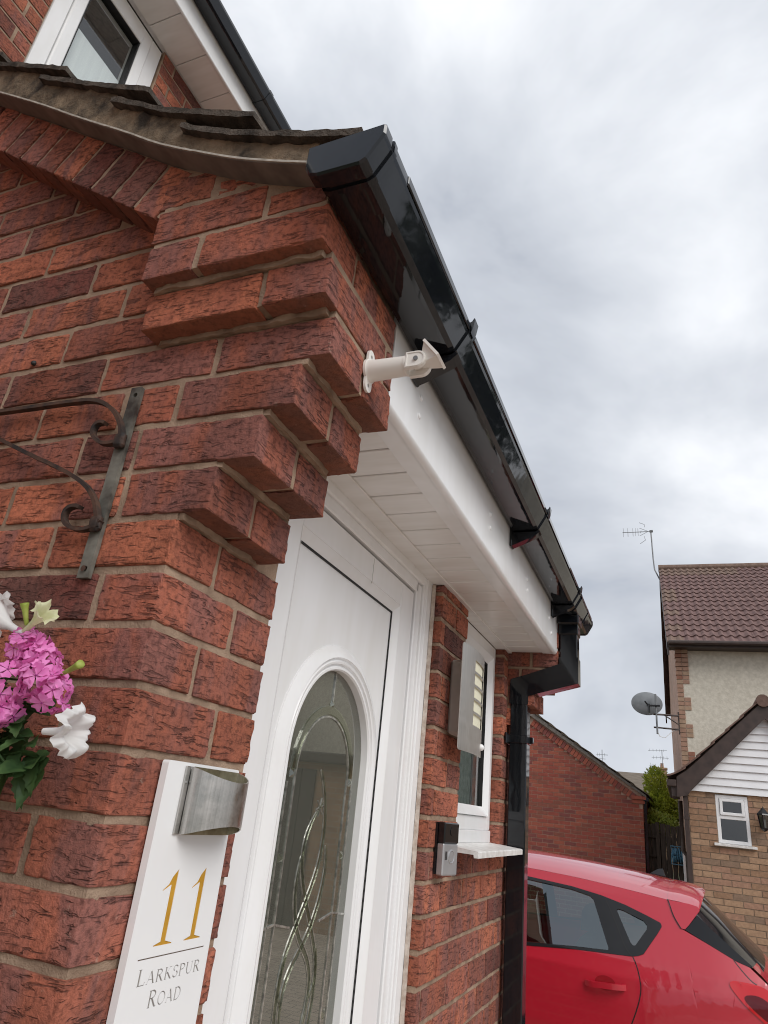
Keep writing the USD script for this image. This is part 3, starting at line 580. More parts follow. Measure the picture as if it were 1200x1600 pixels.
# inner border line of the leaded pattern, arch bevel, crossing bevelled curves
xg0, xg1 = -0.0735, -0.0700
def arch2(rad, zb=-0.9): return [(GC + rad, zb)] + [(GC + rad * math.cos(a), GZ - 0.03 + rad * math.sin(a)) for a in np.linspace(0, math.pi, 24)] + [(GC - rad, zb)]
part(gl, 'lead_line', strip2(arch2(0.118), 0.0035, xg0, xg0 + 0.0022), LEAD)
part(gl, 'bevel_strip', strip2([(GC + 0.131 * math.cos(a), GZ - 0.03 + 0.131 * math.sin(a)) for a in np.linspace(0.04, math.pi - 0.04, 24)], 0.016, xg0, xg1), BEVEL_G)
part(gl, 'lead_line', strip2([(GC, 0.30), (GC, 0.235)], 0.004, xg0, xg0 + 0.0025), LEAD)
curves = [[(GC - 0.012, 0.10), (GC + 0.030, 0.02), (GC + 0.022, -0.09), (GC - 0.050, -0.20), (GC - 0.055, -0.30)],
          [(GC + 0.012, 0.04), (GC - 0.036, -0.02), (GC - 0.030, -0.10), (GC + 0.048, -0.21), (GC + 0.052, -0.30)],
          [(GC - 0.045, -0.05), (GC - 0.052, -0.13), (GC - 0.012, -0.20), (GC + 0.045, -0.26), (GC + 0.01, -0.40)],
          [(GC + 0.050, -0.04), (GC + 0.056, -0.12), (GC + 0.012, -0.20), (GC - 0.05, -0.27), (GC - 0.012, -0.42)],
          [(GC - 0.06, -0.22), (GC - 0.07, -0.32), (GC - 0.03, -0.44)], [(GC + 0.06, -0.22), (GC + 0.07, -0.32), (GC + 0.03, -0.44)]]
for cvs in curves:
    ln = ogive(cvs); n = len(ln)
    w = np.interp(np.linspace(0, 1, n), [0, 0.25, 0.75, 1], [0.002, 0.012, 0.012, 0.002])
    t = np.gradient(ln, axis=0); t /= np.linalg.norm(t, axis=1, keepdims=True); nv = np.c_[-t[:, 1], t[:, 0]]
    a, b = ln + nv * w[:, None] / 2, ln - nv * w[:, None] / 2
    V = np.vstack([np.c_[np.full(n, xg0), a], np.c_[np.full(n, xg1 + 0.001), ln], np.c_[np.full(n, xg0), b]]); F = []
    for i in range(n - 1): F += [(i, i + n, i + n + 1), (i, i + n + 1, i + 1), (i + n, i + 2 * n, i + 2 * n + 1), (i + n, i + 2 * n + 1, i + n + 1)]
    part(gl, 'bevel_strip', trimesh.Trimesh(V, np.array(F)[:, ::-1], process=False), BEVEL_G)
    part(gl, 'lead_line', cat(strip2(a, 0.0016, xg0, xg0 + 0.0012), strip2(b, 0.0016, xg0, xg0 + 0.0012)), LEAD)
for sx in (-1, 1):
    part(gl, 'lead_line', strip2([(GC + sx * 0.145, -0.9), (GC + sx * 0.145, 0.07)], 0.0025, xg0, xg0 + 0.002), LEAD)
    part(gl, 'lead_line', strip2([(GC + sx * 0.06, -0.175), (GC + sx * 0.118, -0.165), (GC + sx * 0.18, -0.172)], 0.0035, xg0, xg0 + 0.002), LEAD)
for (yy, zz) in ((GC - 0.132, 0.085), (GC + 0.132, 0.085), (GC, 0.232), (GC - 0.13, -0.06), (GC + 0.13, -0.06), (GC + 0.13, -0.34), (GC - 0.13, -0.34)):
    part(gl, 'bevel_jewel', trimesh.convex.convex_hull(np.array([(xg0, yy - 0.008, zz - 0.008), (xg0, yy + 0.008, zz - 0.008), (xg0, yy + 0.008, zz + 0.008), (xg0, yy - 0.008, zz + 0.008), (xg1 + 0.003, yy, zz)])), BEVEL_G)
st = [strip2([(GC + 0.005, 0.05 - 0.02 + 0.0), (GC + 0.005 + 0.018 * math.cos(a), 0.03 + 0.018 * math.sin(a))], 0.002, xg0, xg0 + 0.0015) for a in np.arange(6) * math.pi / 3 + 0.3]
part(gl, 'star_cut', cat(*st), LEAD)
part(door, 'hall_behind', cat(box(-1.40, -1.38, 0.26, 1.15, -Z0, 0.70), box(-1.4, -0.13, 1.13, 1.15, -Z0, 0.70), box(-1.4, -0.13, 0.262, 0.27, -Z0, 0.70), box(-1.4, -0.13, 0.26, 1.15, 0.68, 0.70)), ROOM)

# ---- window beside the door
wy0, wy1, wz0 = 1.436, 1.966, 0.004
win = part(house, 'window', cat(box(-0.10, FX, wy0, wy0 + 0.05, wz0, 0.656, 0.003), box(-0.10, FX, wy1 - 0.05, wy1, wz0, 0.656, 0.003), box(-0.10, FX, wy0 + 0.047, wy1 - 0.047, wz0, wz0 + 0.045, 0.003), box(-0.10, FX, wy0 + 0.047, wy1 - 0.047, 0.611, 0.656, 0.003)), UPVC)
b0, b1, bz0, bz1 = wy0 + 0.052, wy1 - 0.052, wz0 + 0.045, 0.609
part(win, 'sash', cat(mitre(b0, b1, bz1, bz0, 0.03, FX + 0.006, FX - 0.01), trimesh.Trimesh([(FX + 0.006, b0, bz0), (FX + 0.006, b1, bz0), (FX - 0.010, b1 - 0.03, bz0 + 0.03), (FX - 0.010, b0 + 0.03, bz0 + 0.03)], [(0, 1, 2), (0, 2, 3)], process=False)), UPVC)
part(win, 'pane_seal', cat(box(-0.06, FX - 0.0095, b1 - 0.034, b1 - 0.029, bz0 + 0.03, bz1 - 0.03), box(-0.06, FX - 0.0095, b0 + 0.03, b1 - 0.03, bz1 - 0.034, bz1 - 0.029)), GASKET)
part(win, 'pane', box(-0.058, -0.054, b0 + 0.028, b1 - 0.028, bz0 + 0.028, bz1 - 0.028), GLASS)
part(win, 'sub_sill', box(-0.10, FX + 0.004, wy0, wy1, -0.034, wz0 - 0.0005, 0.002), UPVC)
sp = [(-0.10, -0.034), (-0.03, -0.0345), (0.078, -0.043), (0.080, -0.046), (0.080, -0.060), (0.068, -0.060), (0.066, -0.052), (-0.10, -0.050)]
part(win, 'sill', extr(Polygon(sp), 'y', 1.375, 1.99), SILL_W)
part(win, 'frosted_blind', box(-0.082, -0.080, wy0 + 0.04, wy1 - 0.12, wz0 + 0.04, 0.62), noisy('frosted_blind_grey', (0.11, 0.125, 0.11), (0.20, 0.22, 0.20), scale=50, rough=0.8))
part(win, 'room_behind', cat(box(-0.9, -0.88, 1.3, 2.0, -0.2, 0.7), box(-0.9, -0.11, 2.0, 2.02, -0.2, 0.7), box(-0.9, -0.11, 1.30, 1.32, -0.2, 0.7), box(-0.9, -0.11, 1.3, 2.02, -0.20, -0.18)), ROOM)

# ---- upper storey: wall, window, soffit, fascia and gutter
UX = -1.5
upper = part(house, 'upper_wall', cat(box(UX - 0.28, UX - MB, -0.9, 0.30, 1.95, 3.30), box(UX - 0.28, UX - MB, 0.826, 1.62, 1.95, 3.30), box(UX - 0.28, UX - MB, 0.30, 0.83, 1.95, 2.38)), MORTAR)
part(house, 'upper_wall_rear', box(-8.5, UX - 0.29, -3.0, 1.62, 1.99, 3.30), OWN_FAR)
part(house, 'upper_wall_side', box(UX - 0.289, UX - 0.001, -3.0, -0.9, 1.99, 3.30), OWN_FAR)
for r in range(29, 44):
    z0, z1 = C * r + J, C * (r + 1) - J
    ys = np.arange(-0.55 + (0.1125 if r % 2 else 0), 1.5, 0.225)
    for y in ys:
        for a, b in ((y, y + 0.215),):
            if b > 0.305 and a < 0.821 and z1 > 2.38:
                segs = [(a, min(b, 0.296)), (max(a, 0.832), b)]
            else: segs = [(a, b)]
            for s0, s1 in segs:
                if s1 - s0 > 0.03 and s0 < 1.2: lay(upper, UX - 0.1, UX, s0, s1, z0, z1, seg=0.04)
uw = part(house, 'upper_window', cat(box(UX - 0.09, UX - 0.012, 0.305, 0.372, 2.40, 3.285, 0.004), box(UX - 0.09, UX - 0.012, 0.752, 0.822, 2.40, 3.285, 0.004), box(UX - 0.09, UX - 0.012, 0.37, 0.755, 2.40, 2.455, 0.004), box(UX - 0.09, UX - 0.012, 0.37, 0.755, 3.23, 3.285, 0.004)), UPVC)
part(uw, 'sash', cat(box(UX - 0.08, UX - 0.004, 0.374, 0.424, 2.457, 3.228, 0.005), box(UX - 0.08, UX - 0.004, 0.700, 0.750, 2.457, 3.228, 0.005), box(UX - 0.08, UX - 0.004, 0.42, 0.704, 2.457, 2.507, 0.005), box(UX - 0.08, UX - 0.004, 0.42, 0.704, 3.178, 3.228, 0.005)), UPVC)
part(uw, 'pane_seal', frame_ring(0.4245, 0.6995, 2.507, 3.177, 0.006, UX - 0.05, UX - 0.012, 0.0), GASKET)
part(uw, 'pane', box(UX - 0.036, UX - 0.032, 0.42, 0.704, 2.50, 3.18), GLASS)
part(uw, 'curtain', lumpy(box(UX - 0.052, UX - 0.050, 0.405, 0.715, 2.40, 2.915), 0.0012, 12, 1, 0.04), CURTAIN, smooth=True)
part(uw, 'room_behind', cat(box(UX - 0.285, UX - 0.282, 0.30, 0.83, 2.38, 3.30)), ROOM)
us = part(house, 'upper_soffit', box(UX - 0.02, -1.30, -3.0, 1.75, 3.306, 3.32), UPVC_SOFFIT)
for k in range(13):
    y = -0.9 + 0.2 * k; part(us, 'soffit_board', box(UX + 0.004, -1.312, y + 0.002, y + 0.1985, 3.298, 3.306, 0.0015), UPVC_SOFFIT)
part(house, 'upper_fascia', box(-1.309, -1.295, -3.0, 1.75, 3.289, 3.50, 0.003), UPVC)
up = [(x - 1.4865, z + 2.602) for x, z in GP]
ug = part(house, 'upper_gutter', extr(LineString(up).buffer(0.0013, cap_style=2), 'y', -3.0, 1.77), BLACK, smooth=35)
for y in (-0.4, 0.55, 1.27):
    part(ug, 'bracket', extr(Polygon(up).buffer(0.005).difference(Polygon(up).buffer(0.0012)).intersection(sbox(-1.3, 3.3, -1.1, 3.49)), 'y', y - 0.015, y + 0.015), BLACK)
part(house, 'upper_roof', cat(extr(Polygon([(-1.24, 3.475), (-1.24, 3.495), (-5.0, 6.0), (-5.0, 5.97)]), 'y', -3.1, 1.78), extr(Polygon([(-8.8, 3.475), (-8.8, 3.495), (-5.0, 6.0), (-5.0, 5.97)]), 'y', -3.1, 1.78)), TILE)
# ================================================================== THINGS FIXED TO THE HOUSE
# ---- lettering in a narrow serif capital face, drawn as strokes; unit height, returns (polygon, advance)
def seg(x0, y0, x1, y1, w): return LineString([(x0, y0), (x1, y1)]).buffer(w / 2, cap_style=2)
def arcp(cx, cy, rx, ry, a0, a1, w, n=20):
    t = np.linspace(math.radians(a0), math.radians(a1), n); return LineString(np.c_[cx + rx * np.cos(t), cy + ry * np.sin(t)]).buffer(w / 2, cap_style=2)
TK, TN = 0.125, 0.06
def stem(x, y0=0.0, y1=1.0, w=TK): return [seg(x, y0, x, y1, w), seg(x - 0.11, y0 + 0.02, x + 0.11, y0 + 0.02, 0.045), seg(x - 0.11, y1 - 0.02, x + 0.11, y1 - 0.02, 0.045)]
def glyph(ch):
    if ch == 'L': return stem(0.14) + [seg(0.1, 0.03, 0.54, 0.03, TN), seg(0.53, 0.0, 0.56, 0.2, 0.05)], 0.62
    if ch == 'A': return [seg(0.08, 0, 0.38, 1, TN), seg(0.37, 1, 0.68, 0, TK), seg(0.18, 0.34, 0.56, 0.34, TN), seg(0.0, 0.02, 0.17, 0.02, 0.045), seg(0.57, 0.02, 0.79, 0.02, 0.045)], 0.80
    if ch in 'RP':
        g = stem(0.14) + [arcp(0.30, 0.75, 0.24, 0.22, -92, 92, 0.095), seg(0.1, 0.97, 0.31, 0.97, TN), seg(0.1, 0.53, 0.31, 0.53, TN)]
        if ch == 'R': g += [seg(0.30, 0.53, 0.62, 0.0, TK), seg(0.56, 0.02, 0.74, 0.02, 0.045)]
        return g, 0.74 if ch == 'R' else 0.62
    if ch == 'K': return stem(0.14) + [seg(0.18, 0.44, 0.56, 1.0, TN), seg(0.28, 0.56, 0.64, 0.0, TK), seg(0.46, 0.98, 0.66, 0.98, 0.045), seg(0.56, 0.02, 0.76, 0.02, 0.045)], 0.76
    if ch == 'S': return [arcp(0.27, 0.745, 0.2, 0.225, 20, 250, 0.09), arcp(0.27, 0.265, 0.215, 0.235, -160, 72, 0.1), seg(0.455, 0.72, 0.455, 0.93, 0.04), seg(0.065, 0.08, 0.065, 0.3, 0.04)], 0.56
    if ch == 'U': return [seg(0.14, 0.3, 0.14, 1, TK), seg(0.62, 0.3, 0.62, 1, TN), arcp(0.38, 0.32, 0.24, 0.29, 180, 360, 0.08), seg(0.03, 0.98, 0.25, 0.98, 0.045), seg(0.52, 0.98, 0.72, 0.98, 0.045)], 0.76
    if ch == 'O': return [arcp(0.42, 0.5, 0.35, 0.47, 0, 360, 0.085)], 0.86
    if ch == 'D': return stem(0.14) + [arcp(0.30, 0.5, 0.40, 0.47, -90, 90, 0.095), seg(0.1, 0.97, 0.31, 0.97, TN), seg(0.1, 0.03, 0.31, 0.03, TN)], 0.80
def word(text, y0, y1, zb, h_first, h_rest):
    """Letters filling y0..y1 on baseline zb; returns one polygon set per letter."""
    out, x = [], 0.0
    for i, ch in enumerate(text):
        g, adv = glyph(ch); hh = h_first if (i == 0) else h_rest
        from shapely import affinity
        out.append((affinity.affine_transform(unary_union(g), [hh, 0, 0, hh, x, 0]), ch)); x += adv * hh + 0.06 * h_rest
    from shapely import affinity
    k = (y1 - y0) / x
    return [(affinity.affine_transform(p, [k, 0, 0, 1, y0, zb]), ch) for p, ch in out]
def numeral_one(y, zb, h):
    w = h * 0.115
    return unary_union([Polygon([(y - w / 2, zb + 0.02 * h), (y + w / 2, zb + 0.02 * h), (y + w * 0.55, zb + h), (y + w * 0.15, zb + 0.965 * h), (y - w * 0.5, zb + 0.90 * h)]),
        Polygon([(y - w * 0.5, zb + 0.90 * h), (y + w * 0.5, zb + h), (y - w * 0.3, zb + 0.80 * h), (y - h * 0.235, zb + 0.715 * h), (y - h * 0.245, zb + 0.728 * h), (y - h * 0.12, zb + 0.80 * h)]),
        Polygon([(y - h * 0.21, zb), (y + h * 0.22, zb), (y + h * 0.22, zb + 0.012 * h), (y + w * 0.5, zb + 0.05 * h), (y - w * 0.5, zb + 0.05 * h), (y - h * 0.21, zb + 0.012 * h)])])
PX0, PX1 = 0.0150, 0.025
_part = part
def signpart(parent, name, m, *a, **k):
    m = arr(m, False).copy(); v = np.array(m.vertices); m.vertices = np.c_[v[:, 0] - 0.013, 1.018 * v[:, 1] + 0.0155, 0.044 + 1.0215 * (v[:, 2] - 0.044)]
    return _part(parent, name, m, *a, **k)
part = signpart
pl = thing('house_number_sign', 'tall white number plaque with gold 11 and engraved Larkspur Road, left of the front door', 'sign', (0.0, 0.137, -0.40))
plate_poly = sbox(0.0585 + 0.004, -0.39 + 0.004, 0.2165 - 0.004, 0.0705 - 0.004).buffer(0.004, resolution=5)
ones = [numeral_one(0.1165, -0.1315, 0.0800), numeral_one(0.1745, -0.1315, 0.0800)]
ruleP = sbox(0.0775, -0.1432, 0.2045, -0.1418)
letters = word('LARKSPUR', 0.0835, 0.2045, -0.1690, 0.0165, 0.0128) + word('ROAD', 0.1105, 0.1735, -0.1935, 0.0172, 0.0135)
cutters = ones + [ruleP] + [p for p, _ in letters]
def man(m):
    m = arr(m, False).copy(); m.merge_vertices(); return m3.Manifold(m3.Mesh(vert_properties=np.asarray(m.vertices, np.float32), tri_verts=np.asarray(m.faces, np.uint32)))
def plate_face(depth):
    body = plate_poly.difference(unary_union(cutters))
    chamf = cat(extr(plate_poly, 'x', PX0, PX1 - depth), extr(body, 'x', PX1 - depth, PX1))
    return chamf
part(pl, 'plate', plate_face(0.0014), PLAQUE)
for o in ones: part(pl, 'numeral', extr(o.buffer(0.00025), 'x', PX1 - 0.0016, PX1 - 0.0007), GOLD)
part(pl, 'rule', extr(ruleP.buffer(0.0002), 'x', PX1 - 0.0016, PX1 - 0.0007), RULE)
for p, ch in letters: part(pl, 'letter', extr(p.buffer(0.00015), 'x', PX1 - 0.0016, PX1 - 0.0007), LETTER)
# ---- small stainless up-and-down light on the plaque
lt = thing('plaque_light', 'small curved stainless steel light fixed to the top of the white number plaque', 'wall light', (0.025, 0.147, 0.03))
n = 30; LY0, LY1, LB = 0.101, 0.206, 0.043
th = np.linspace(0, math.pi, n); yy = (LY0 + LY1) / 2 - (LY1 - LY0) / 2 * np.cos(th); xx = PX1 + 0.004 + LB * np.sin(th) ** 0.9
zt = 0.0665 - 0.0135 * np.sin(th) ** 1.2; zbm = -0.0125 + 0.0135 * np.sin(th) ** 1.2
def shell(off):
    cx, cy = PX1, (LY0 + LY1) / 2
    return np.c_[xx - off * np.sin(th), yy + off * np.cos(th)]
o, i_ = shell(0), shell(0.0016); V, F = [], []
for k in range(n): V += [(o[k, 0], o[k, 1], zbm[k]), (o[k, 0], o[k, 1], zt[k]), (i_[k, 0], i_[k, 1], zt[k]), (i_[k, 0], i_[k, 1], zbm[k])]
for k in range(n - 1):
    for j in range(4):
        a, b = 4 * k + j, 4 * k + (j + 1) % 4; F += [(a, a + 4, b + 4), (a, b + 4, b)]
part(lt, 'curved_shield', trimesh.Trimesh(V, F, process=False), STEEL, smooth=40)
part(lt, 'flange', cat(box(PX1 + 0.0003, PX1 + 0.003, 0.0925, 0.102, -0.0125, 0.0665, 0.0006), box(PX1 + 0.0003, PX1 + 0.0045, 0.1035, 0.2105, -0.010, 0.064, 0.001)), STEEL)
part(lt, 'inner_plate', cat(box(PX1 + 0.0045, PX1 + 0.0055, 0.105, 0.209, -0.0125, 0.0668), box(PX1 + 0.006, PX1 + 0.030, 0.118, 0.190, 0.018, 0.032, 0.004)), STEEL_IN)
part(lt, 'screw', rod((PX1 + 0.003, 0.097, 0.047), (PX1 + 0.0042, 0.097, 0.047), 0.0016, 10), SCREW)

part = _part
# ---- louvred wall light between door and window
wl = thing('wall_light', 'brushed steel wall light with five cream louvre slots, between door and narrow window', 'wall light', (0.0, 1.335, 0.35))
part(wl, 'back_box', box(0.0005, 0.046, 1.270, 1.400, 0.252, 0.462, 0.006), noisy('grey_light_box', (0.36, 0.335, 0.30), (0.46, 0.43, 0.39), scale=12, rough=0.4))
PWY, PWZ0, PWZ1 = (1.212, 1.462), 0.207, 0.502
def wplate(y): return 0.050 + 0.011 * (1 - ((y - 1.337) / 0.125) ** 2)
def wsurf(poly, off, th_):
    m = extr(poly, 'x', 0, th_); v, f = trimesh.remesh.subdivide_to_size(m.vertices, m.faces, 0.02, max_iter=10); v = np.array(v)
    v[:, 0] += np.array([wplate(min(max(y, PWY[0]), PWY[1])) for y in v[:, 1]]) + off; m = trimesh.Trimesh(v, f, process=False); m.merge_vertices(digits_vertex=6); return m
wp = sbox(PWY[0] + 0.008, PWZ0 + 0.008, PWY[1] - 0.008, PWZ1 - 0.008).buffer(0.008)
slots = [sbox(1.318, 0.287 + 0.0385 * k, 1.453, 0.287 + 0.0385 * k + 0.028).buffer(0.002) for k in range(5)]
part(wl, 'face_plate', wsurf(wp.difference(unary_union(slots)), 0, 0.002), STEEL_M, smooth=30)
part(wl, 'diffuser', wsurf(sbox(1.312, 0.278, 1.457, 0.482), -0.006, 0.003), DIFF, smooth=30)
sn = trimesh.creation.icosphere(2, 0.010); sn.apply_translation((0.056, 1.445, 0.236)); part(wl, 'motion_sensor', sn, UPVC, smooth=True)
part(wl, 'screw', rod((0.052, 1.446, 0.488), (0.056, 1.446, 0.488), 0.004, 10), SCREW)

# ---- video doorbell on a wedge
db = thing('doorbell', 'silver and black video doorbell beside the front door under the wall light', 'doorbell', (0.0, 1.27, -0.04))
def turn(m, piv, ang):
    m = arr(m, False).copy(); v = np.array(m.vertices) - piv; c, s = math.cos(ang), math.sin(ang)
    m.vertices = np.c_[v[:, 0] * c - v[:, 1] * s, v[:, 0] * s + v[:, 1] * c, v[:, 2]] + piv; return m
pv = np.array([0.006, 1.226, 0.0]); A_ = -0.22
part(db, 'wedge', trimesh.convex.convex_hull(np.array([(0.0005, 1.226, z) for z in (-0.101, 0.022)] + [(0.0005, 1.305, z) for z in (-0.101, 0.022)] + [(0.006, 1.226, z) for z in (-0.101, 0.022)] + [tuple(turn(trimesh.Trimesh([(0.006, 1.305, 0), (0.006, 1.305, 0.01), (0.006, 1.30, 0)], [(0, 1, 2)], process=False), pv, A_).vertices[0][:2]) + (z,) for z in (-0.101, 0.022)])), BELL_B)
part(db, 'camera_half', turn(box(0.006, 0.028, 1.227, 1.304, -0.0275, 0.023, 0.003), pv, A_), BELL_B)
part(db, 'button_half', turn(box(0.006, 0.027, 1.227, 1.304, -0.103, -0.0278, 0.003), pv, A_), BELL_S)
part(db, 'lens', turn(rod((0.027, 1.266, 0.002), (0.0295, 1.266, 0.002), 0.011, 20), pv, A_), BELL_B, smooth=40)
ring = trimesh.creation.torus(0.015, 0.002, 24, 8); v = np.array(ring.vertices); ring.vertices = v[:, [2, 0, 1]] + [0.0272, 1.268, -0.058]
part(db, 'button', turn(cat(ring, rod((0.025, 1.268, -0.058), (0.0282, 1.268, -0.058), 0.0125, 20)), pv, A_), BELL_S, smooth=40)
part(db, 'speaker_grille', turn(cat(*[box(0.0268, 0.0275, 1.236 + 0.004 * k, 1.238 + 0.004 * k, -0.066, -0.046) for k in range(3)]), pv, A_), BELL_B)

# ---- empty white camera bracket on the top of the brick corbel
cb = thing('camera_bracket', 'empty white plastic camera bracket screwed to the brick corbel under the gutter', 'camera bracket', (0.195, 0.117, 0.654))
el_ = Point(0, 0).buffer(1, resolution=12)
from shapely import affinity
basep = affinity.translate(unary_union([sbox(-0.011, -0.026, 0.011, 0.026), Point(0, 0.026).buffer(0.011, resolution=8), Point(0, -0.026).buffer(0.011, resolution=8), Point(0, 0).buffer(0.019)]), 0.117, 0.654)
holes = unary_union([Point(0.117, 0.654 + s_ * 0.026).buffer(0.0033) for s_ in (-1, 1)])
bp_ = part(cb, 'base_plate', cat(extr(basep.difference(holes), 'x', 0.1955, 0.1995)), CREAM_PL)
for s_ in (-1, 1): part(bp_, 'screw', rod((0.196, 0.117, 0.654 + s_ * 0.026), (0.1985, 0.117, 0.654 + s_ * 0.026), 0.003, 12), SCREW)
part(cb, 'tube', lathe([(0, 0.199), (0.0185, 0.199), (0.0166, 0.204), (0.0152, 0.258), (0.0160, 0.2585), (0.0160, 0.2625), (0, 0.2625)], 28, (0, 0.117, 0.654), 'x'), CREAM_PL, smooth=35)
fork = []
for s_ in (-1, 1):
    pz = unary_union([sbox(0.262, 0.640, 0.280, 0.668), Point(0.280, 0.654).buffer(0.014, resolution=10)])
    fork.append(extr(pz, 'y', 0.117 + (0.0075 if s_ > 0 else -0.0145), 0.117 + (0.0145 if s_ > 0 else -0.0075)))
    fork.append(extr(pz.buffer(-0.001).difference(pz.buffer(-0.003)), 'y', 0.117 + (0.0145 if s_ > 0 else -0.0155), 0.117 + (0.0155 if s_ > 0 else -0.0145)))
part(cb, 'fork', cat(*fork), CREAM_PL, smooth=30)
part(cb, 'pivot_screw', rod((0.279, 0.100, 0.654), (0.279, 0.134, 0.654), 0.0036, 14), SCREW)
hd = trimesh.convex.convex_hull(np.array([(0.272, y, z) for y in (0.1105, 0.1235) for z in (0.648, 0.660)] + [(0.297, y, z) for y in (0.107, 0.127) for z in (0.654, 0.676)]))
PD = np.array([math.cos(0.66), 0, math.sin(0.66)]); PU = np.array([-PD[2], 0, PD[0]]); pc = np.array([0.3005, 0.117, 0.667])
corners = [pc + PU * a * 0.0195 + np.array([0, 1, 0]) * b * 0.0185 for a in (-1, 1) for b in (-1, 1)]
mount = trimesh.convex.convex_hull(np.array([c_ + PD * d_ for c_ in corners for d_ in (0.0, 0.0042)]))
sock = trimesh.convex.convex_hull(np.array([pc + PU * a * 0.018 + np.array([0, 1, 0]) * b * 0.016 for a in (-1, 1) for b in (-1, 1)] + [np.array([0.284, 0.117 + b * 0.007, 0.658 + a * 0.009]) for a in (-1, 1) for b in (-1, 1)]))
part(cb, 'swivel_head', cat(hd, sock), CREAM_PL); part(cb, 'mount_plate', mount, CREAM_PL)

# ---- wrought iron basket bracket, arms folded flat along the wall
ib = thing('basket_bracket', 'rusty black iron hanging basket bracket with two scrolls on the side wall', 'bracket', (-0.13, 0.0, 0.44))
YB = -0.014
holep = unary_union([Point(-0.130, 0.579).buffer(0.0042), Point(-0.130, 0.299).buffer(0.0042)])
part(ib, 'back_bar', lumpy(extr(sbox(-0.1405, 0.2865, -0.1205, 0.593).difference(holep), 'y', -0.008, -0.0012), 0.0006, 60, 2, 0.012), IRON_BAR, smooth=40)
part(ib, 'screw', cat(*[lathe([(0, 0), (0.0042, 0), (0.003, 0.0022), (0, 0.003)], 12, (-0.130, -0.0112, z), 'y') for z in (0.299,)]), IRON)
def spl(pts, n=40):
    pts = np.array(pts, float); d = np.r_[0, np.cumsum(np.linalg.norm(np.diff(pts, axis=0), axis=1))]; t = np.linspace(0, d[-1], n)
    from scipy.interpolate import CubicSpline
    return np.c_[CubicSpline(d, pts[:, 0])(t), np.full(n, YB), CubicSpline(d, pts[:, 1])(t)]
upper_arm = [(-0.124, 0.490), (-0.128, 0.510), (-0.137, 0.528), (-0.155, 0.549), (-0.179, 0.566), (-0.205, 0.575), (-0.233, 0.578), (-0.32, 0.580), (-0.413, 0.582), (-0.55, 0.584), (-0.66, 0.585)]
lower_arm = [(-0.121, 0.357), (-0.128, 0.376), (-0.140, 0.398), (-0.157, 0.417), (-0.186, 0.437), (-0.268, 0.475), (-0.389, 0.528), (-0.50, 0.578)]
part(ib, 'upper_arm', lumpy(tube(spl(upper_arm, 60), 0.0, flat=(0.0030, 0.0048, (0, 1, 0))), 0.0005, 90, 1, 0.02), IRON, smooth=40)
part(ib, 'lower_arm', lumpy(tube(spl(lower_arm, 60), 0.0, flat=(0.0030, 0.0048, (0, 1, 0))), 0.0005, 90, 3, 0.02), IRON, smooth=40)
part(ib, 'scroll', tube(spl([(-0.121, 0.499), (-0.131, 0.494), (-0.145, 0.4925), (-0.161, 0.495), (-0.177, 0.505), (-0.1855, 0.518), (-0.183, 0.529), (-0.172, 0.532), (-0.165, 0.529)], 44), 0.0, flat=(0.0027, 0.0048, (0, 1, 0))), IRON, smooth=40)
part(ib, 'scroll', tube(spl([(-0.119, 0.368), (-0.128, 0.360), (-0.142, 0.3555), (-0.158, 0.356), (-0.176, 0.362), (-0.190, 0.376), (-0.189, 0.388), (-0.176, 0.393), (-0.164, 0.390)], 44), 0.0, flat=(0.0027, 0.0048, (0, 1, 0))), IRON, smooth=40)
for z in (0.496, 0.364): part(ib, 'weld', lumpy(box(-0.137, -0.118, -0.0195, -0.0075, z - 0.012, z + 0.012, 0.004), 0.0016, 120, 1, 0.005), IRON, smooth=50)

# ---- hanging basket: petunias and verbena spilling over its rim
PINK = mat('verbena_pink', {'oi': ('geometry', {}), 'n': ('noise_texture', {'scale': 60.0, 'detail': 3.0}), 'r': ('rgb_ramp', {'ramp': [(0.3, (0.72, 0.14, 0.46)), (0.7, (0.92, 0.36, 0.71))]}), 'd': ('principled_bsdf', {'roughness': 0.6}), 't': ('translucent_bsdf', {}), 'p': ('mix_closure', {'fac': 0.3})},
    [('oi.position', 'n.vector'), ('n.fac', 'r.fac'), ('r.color', 'd.base_color'), ('r.color', 't.color'), ('d.BSDF', 'p.closure1'), ('t.BSDF', 'p.closure2')], surface='p.closure')
def leafy(name, c1, c2, tr=0.3, scale=30.0, rough=0.5):
    return mat(name, {'g': ('geometry', {}), 'n': ('noise_texture', {'scale': scale, 'detail': 3.0}), 'r': ('rgb_ramp', {'ramp': [(0.3, c1), (0.7, c2)]}), 'd': ('principled_bsdf', {'roughness': rough}), 't': ('translucent_bsdf', {}), 'p': ('mix_closure', {'fac': tr})},
        [('g.position', 'n.vector'), ('n.fac', 'r.fac'), ('r.color', 'd.base_color'), ('r.color', 't.color'), ('d.BSDF', 'p.closure1'), ('t.BSDF', 'p.closure2')], surface='p.closure')
LEAF = leafy('petunia_leaf', (0.030, 0.070, 0.024), (0.085, 0.16, 0.05), 0.35, 55); BUD = leafy('bud_yellow_green', (0.33, 0.42, 0.06), (0.50, 0.55, 0.14), 0.35, 60)
PETAL = leafy('petunia_white', (0.78, 0.78, 0.76), (0.84, 0.84, 0.83), 0.35, 40); CREAMP = leafy('petunia_cream', (0.60, 0.64, 0.32), (0.80, 0.80, 0.58), 0.35, 45)
MAGEYE = leafy('verbena_eye', (0.30, 0.02, 0.20), (0.42, 0.04, 0.28), 0.2)
hb = thing('hanging_basket', 'hanging basket of pink verbena and white petunias at the left edge below the iron bracket', 'hanging basket', (-0.42, -0.17, -0.05))
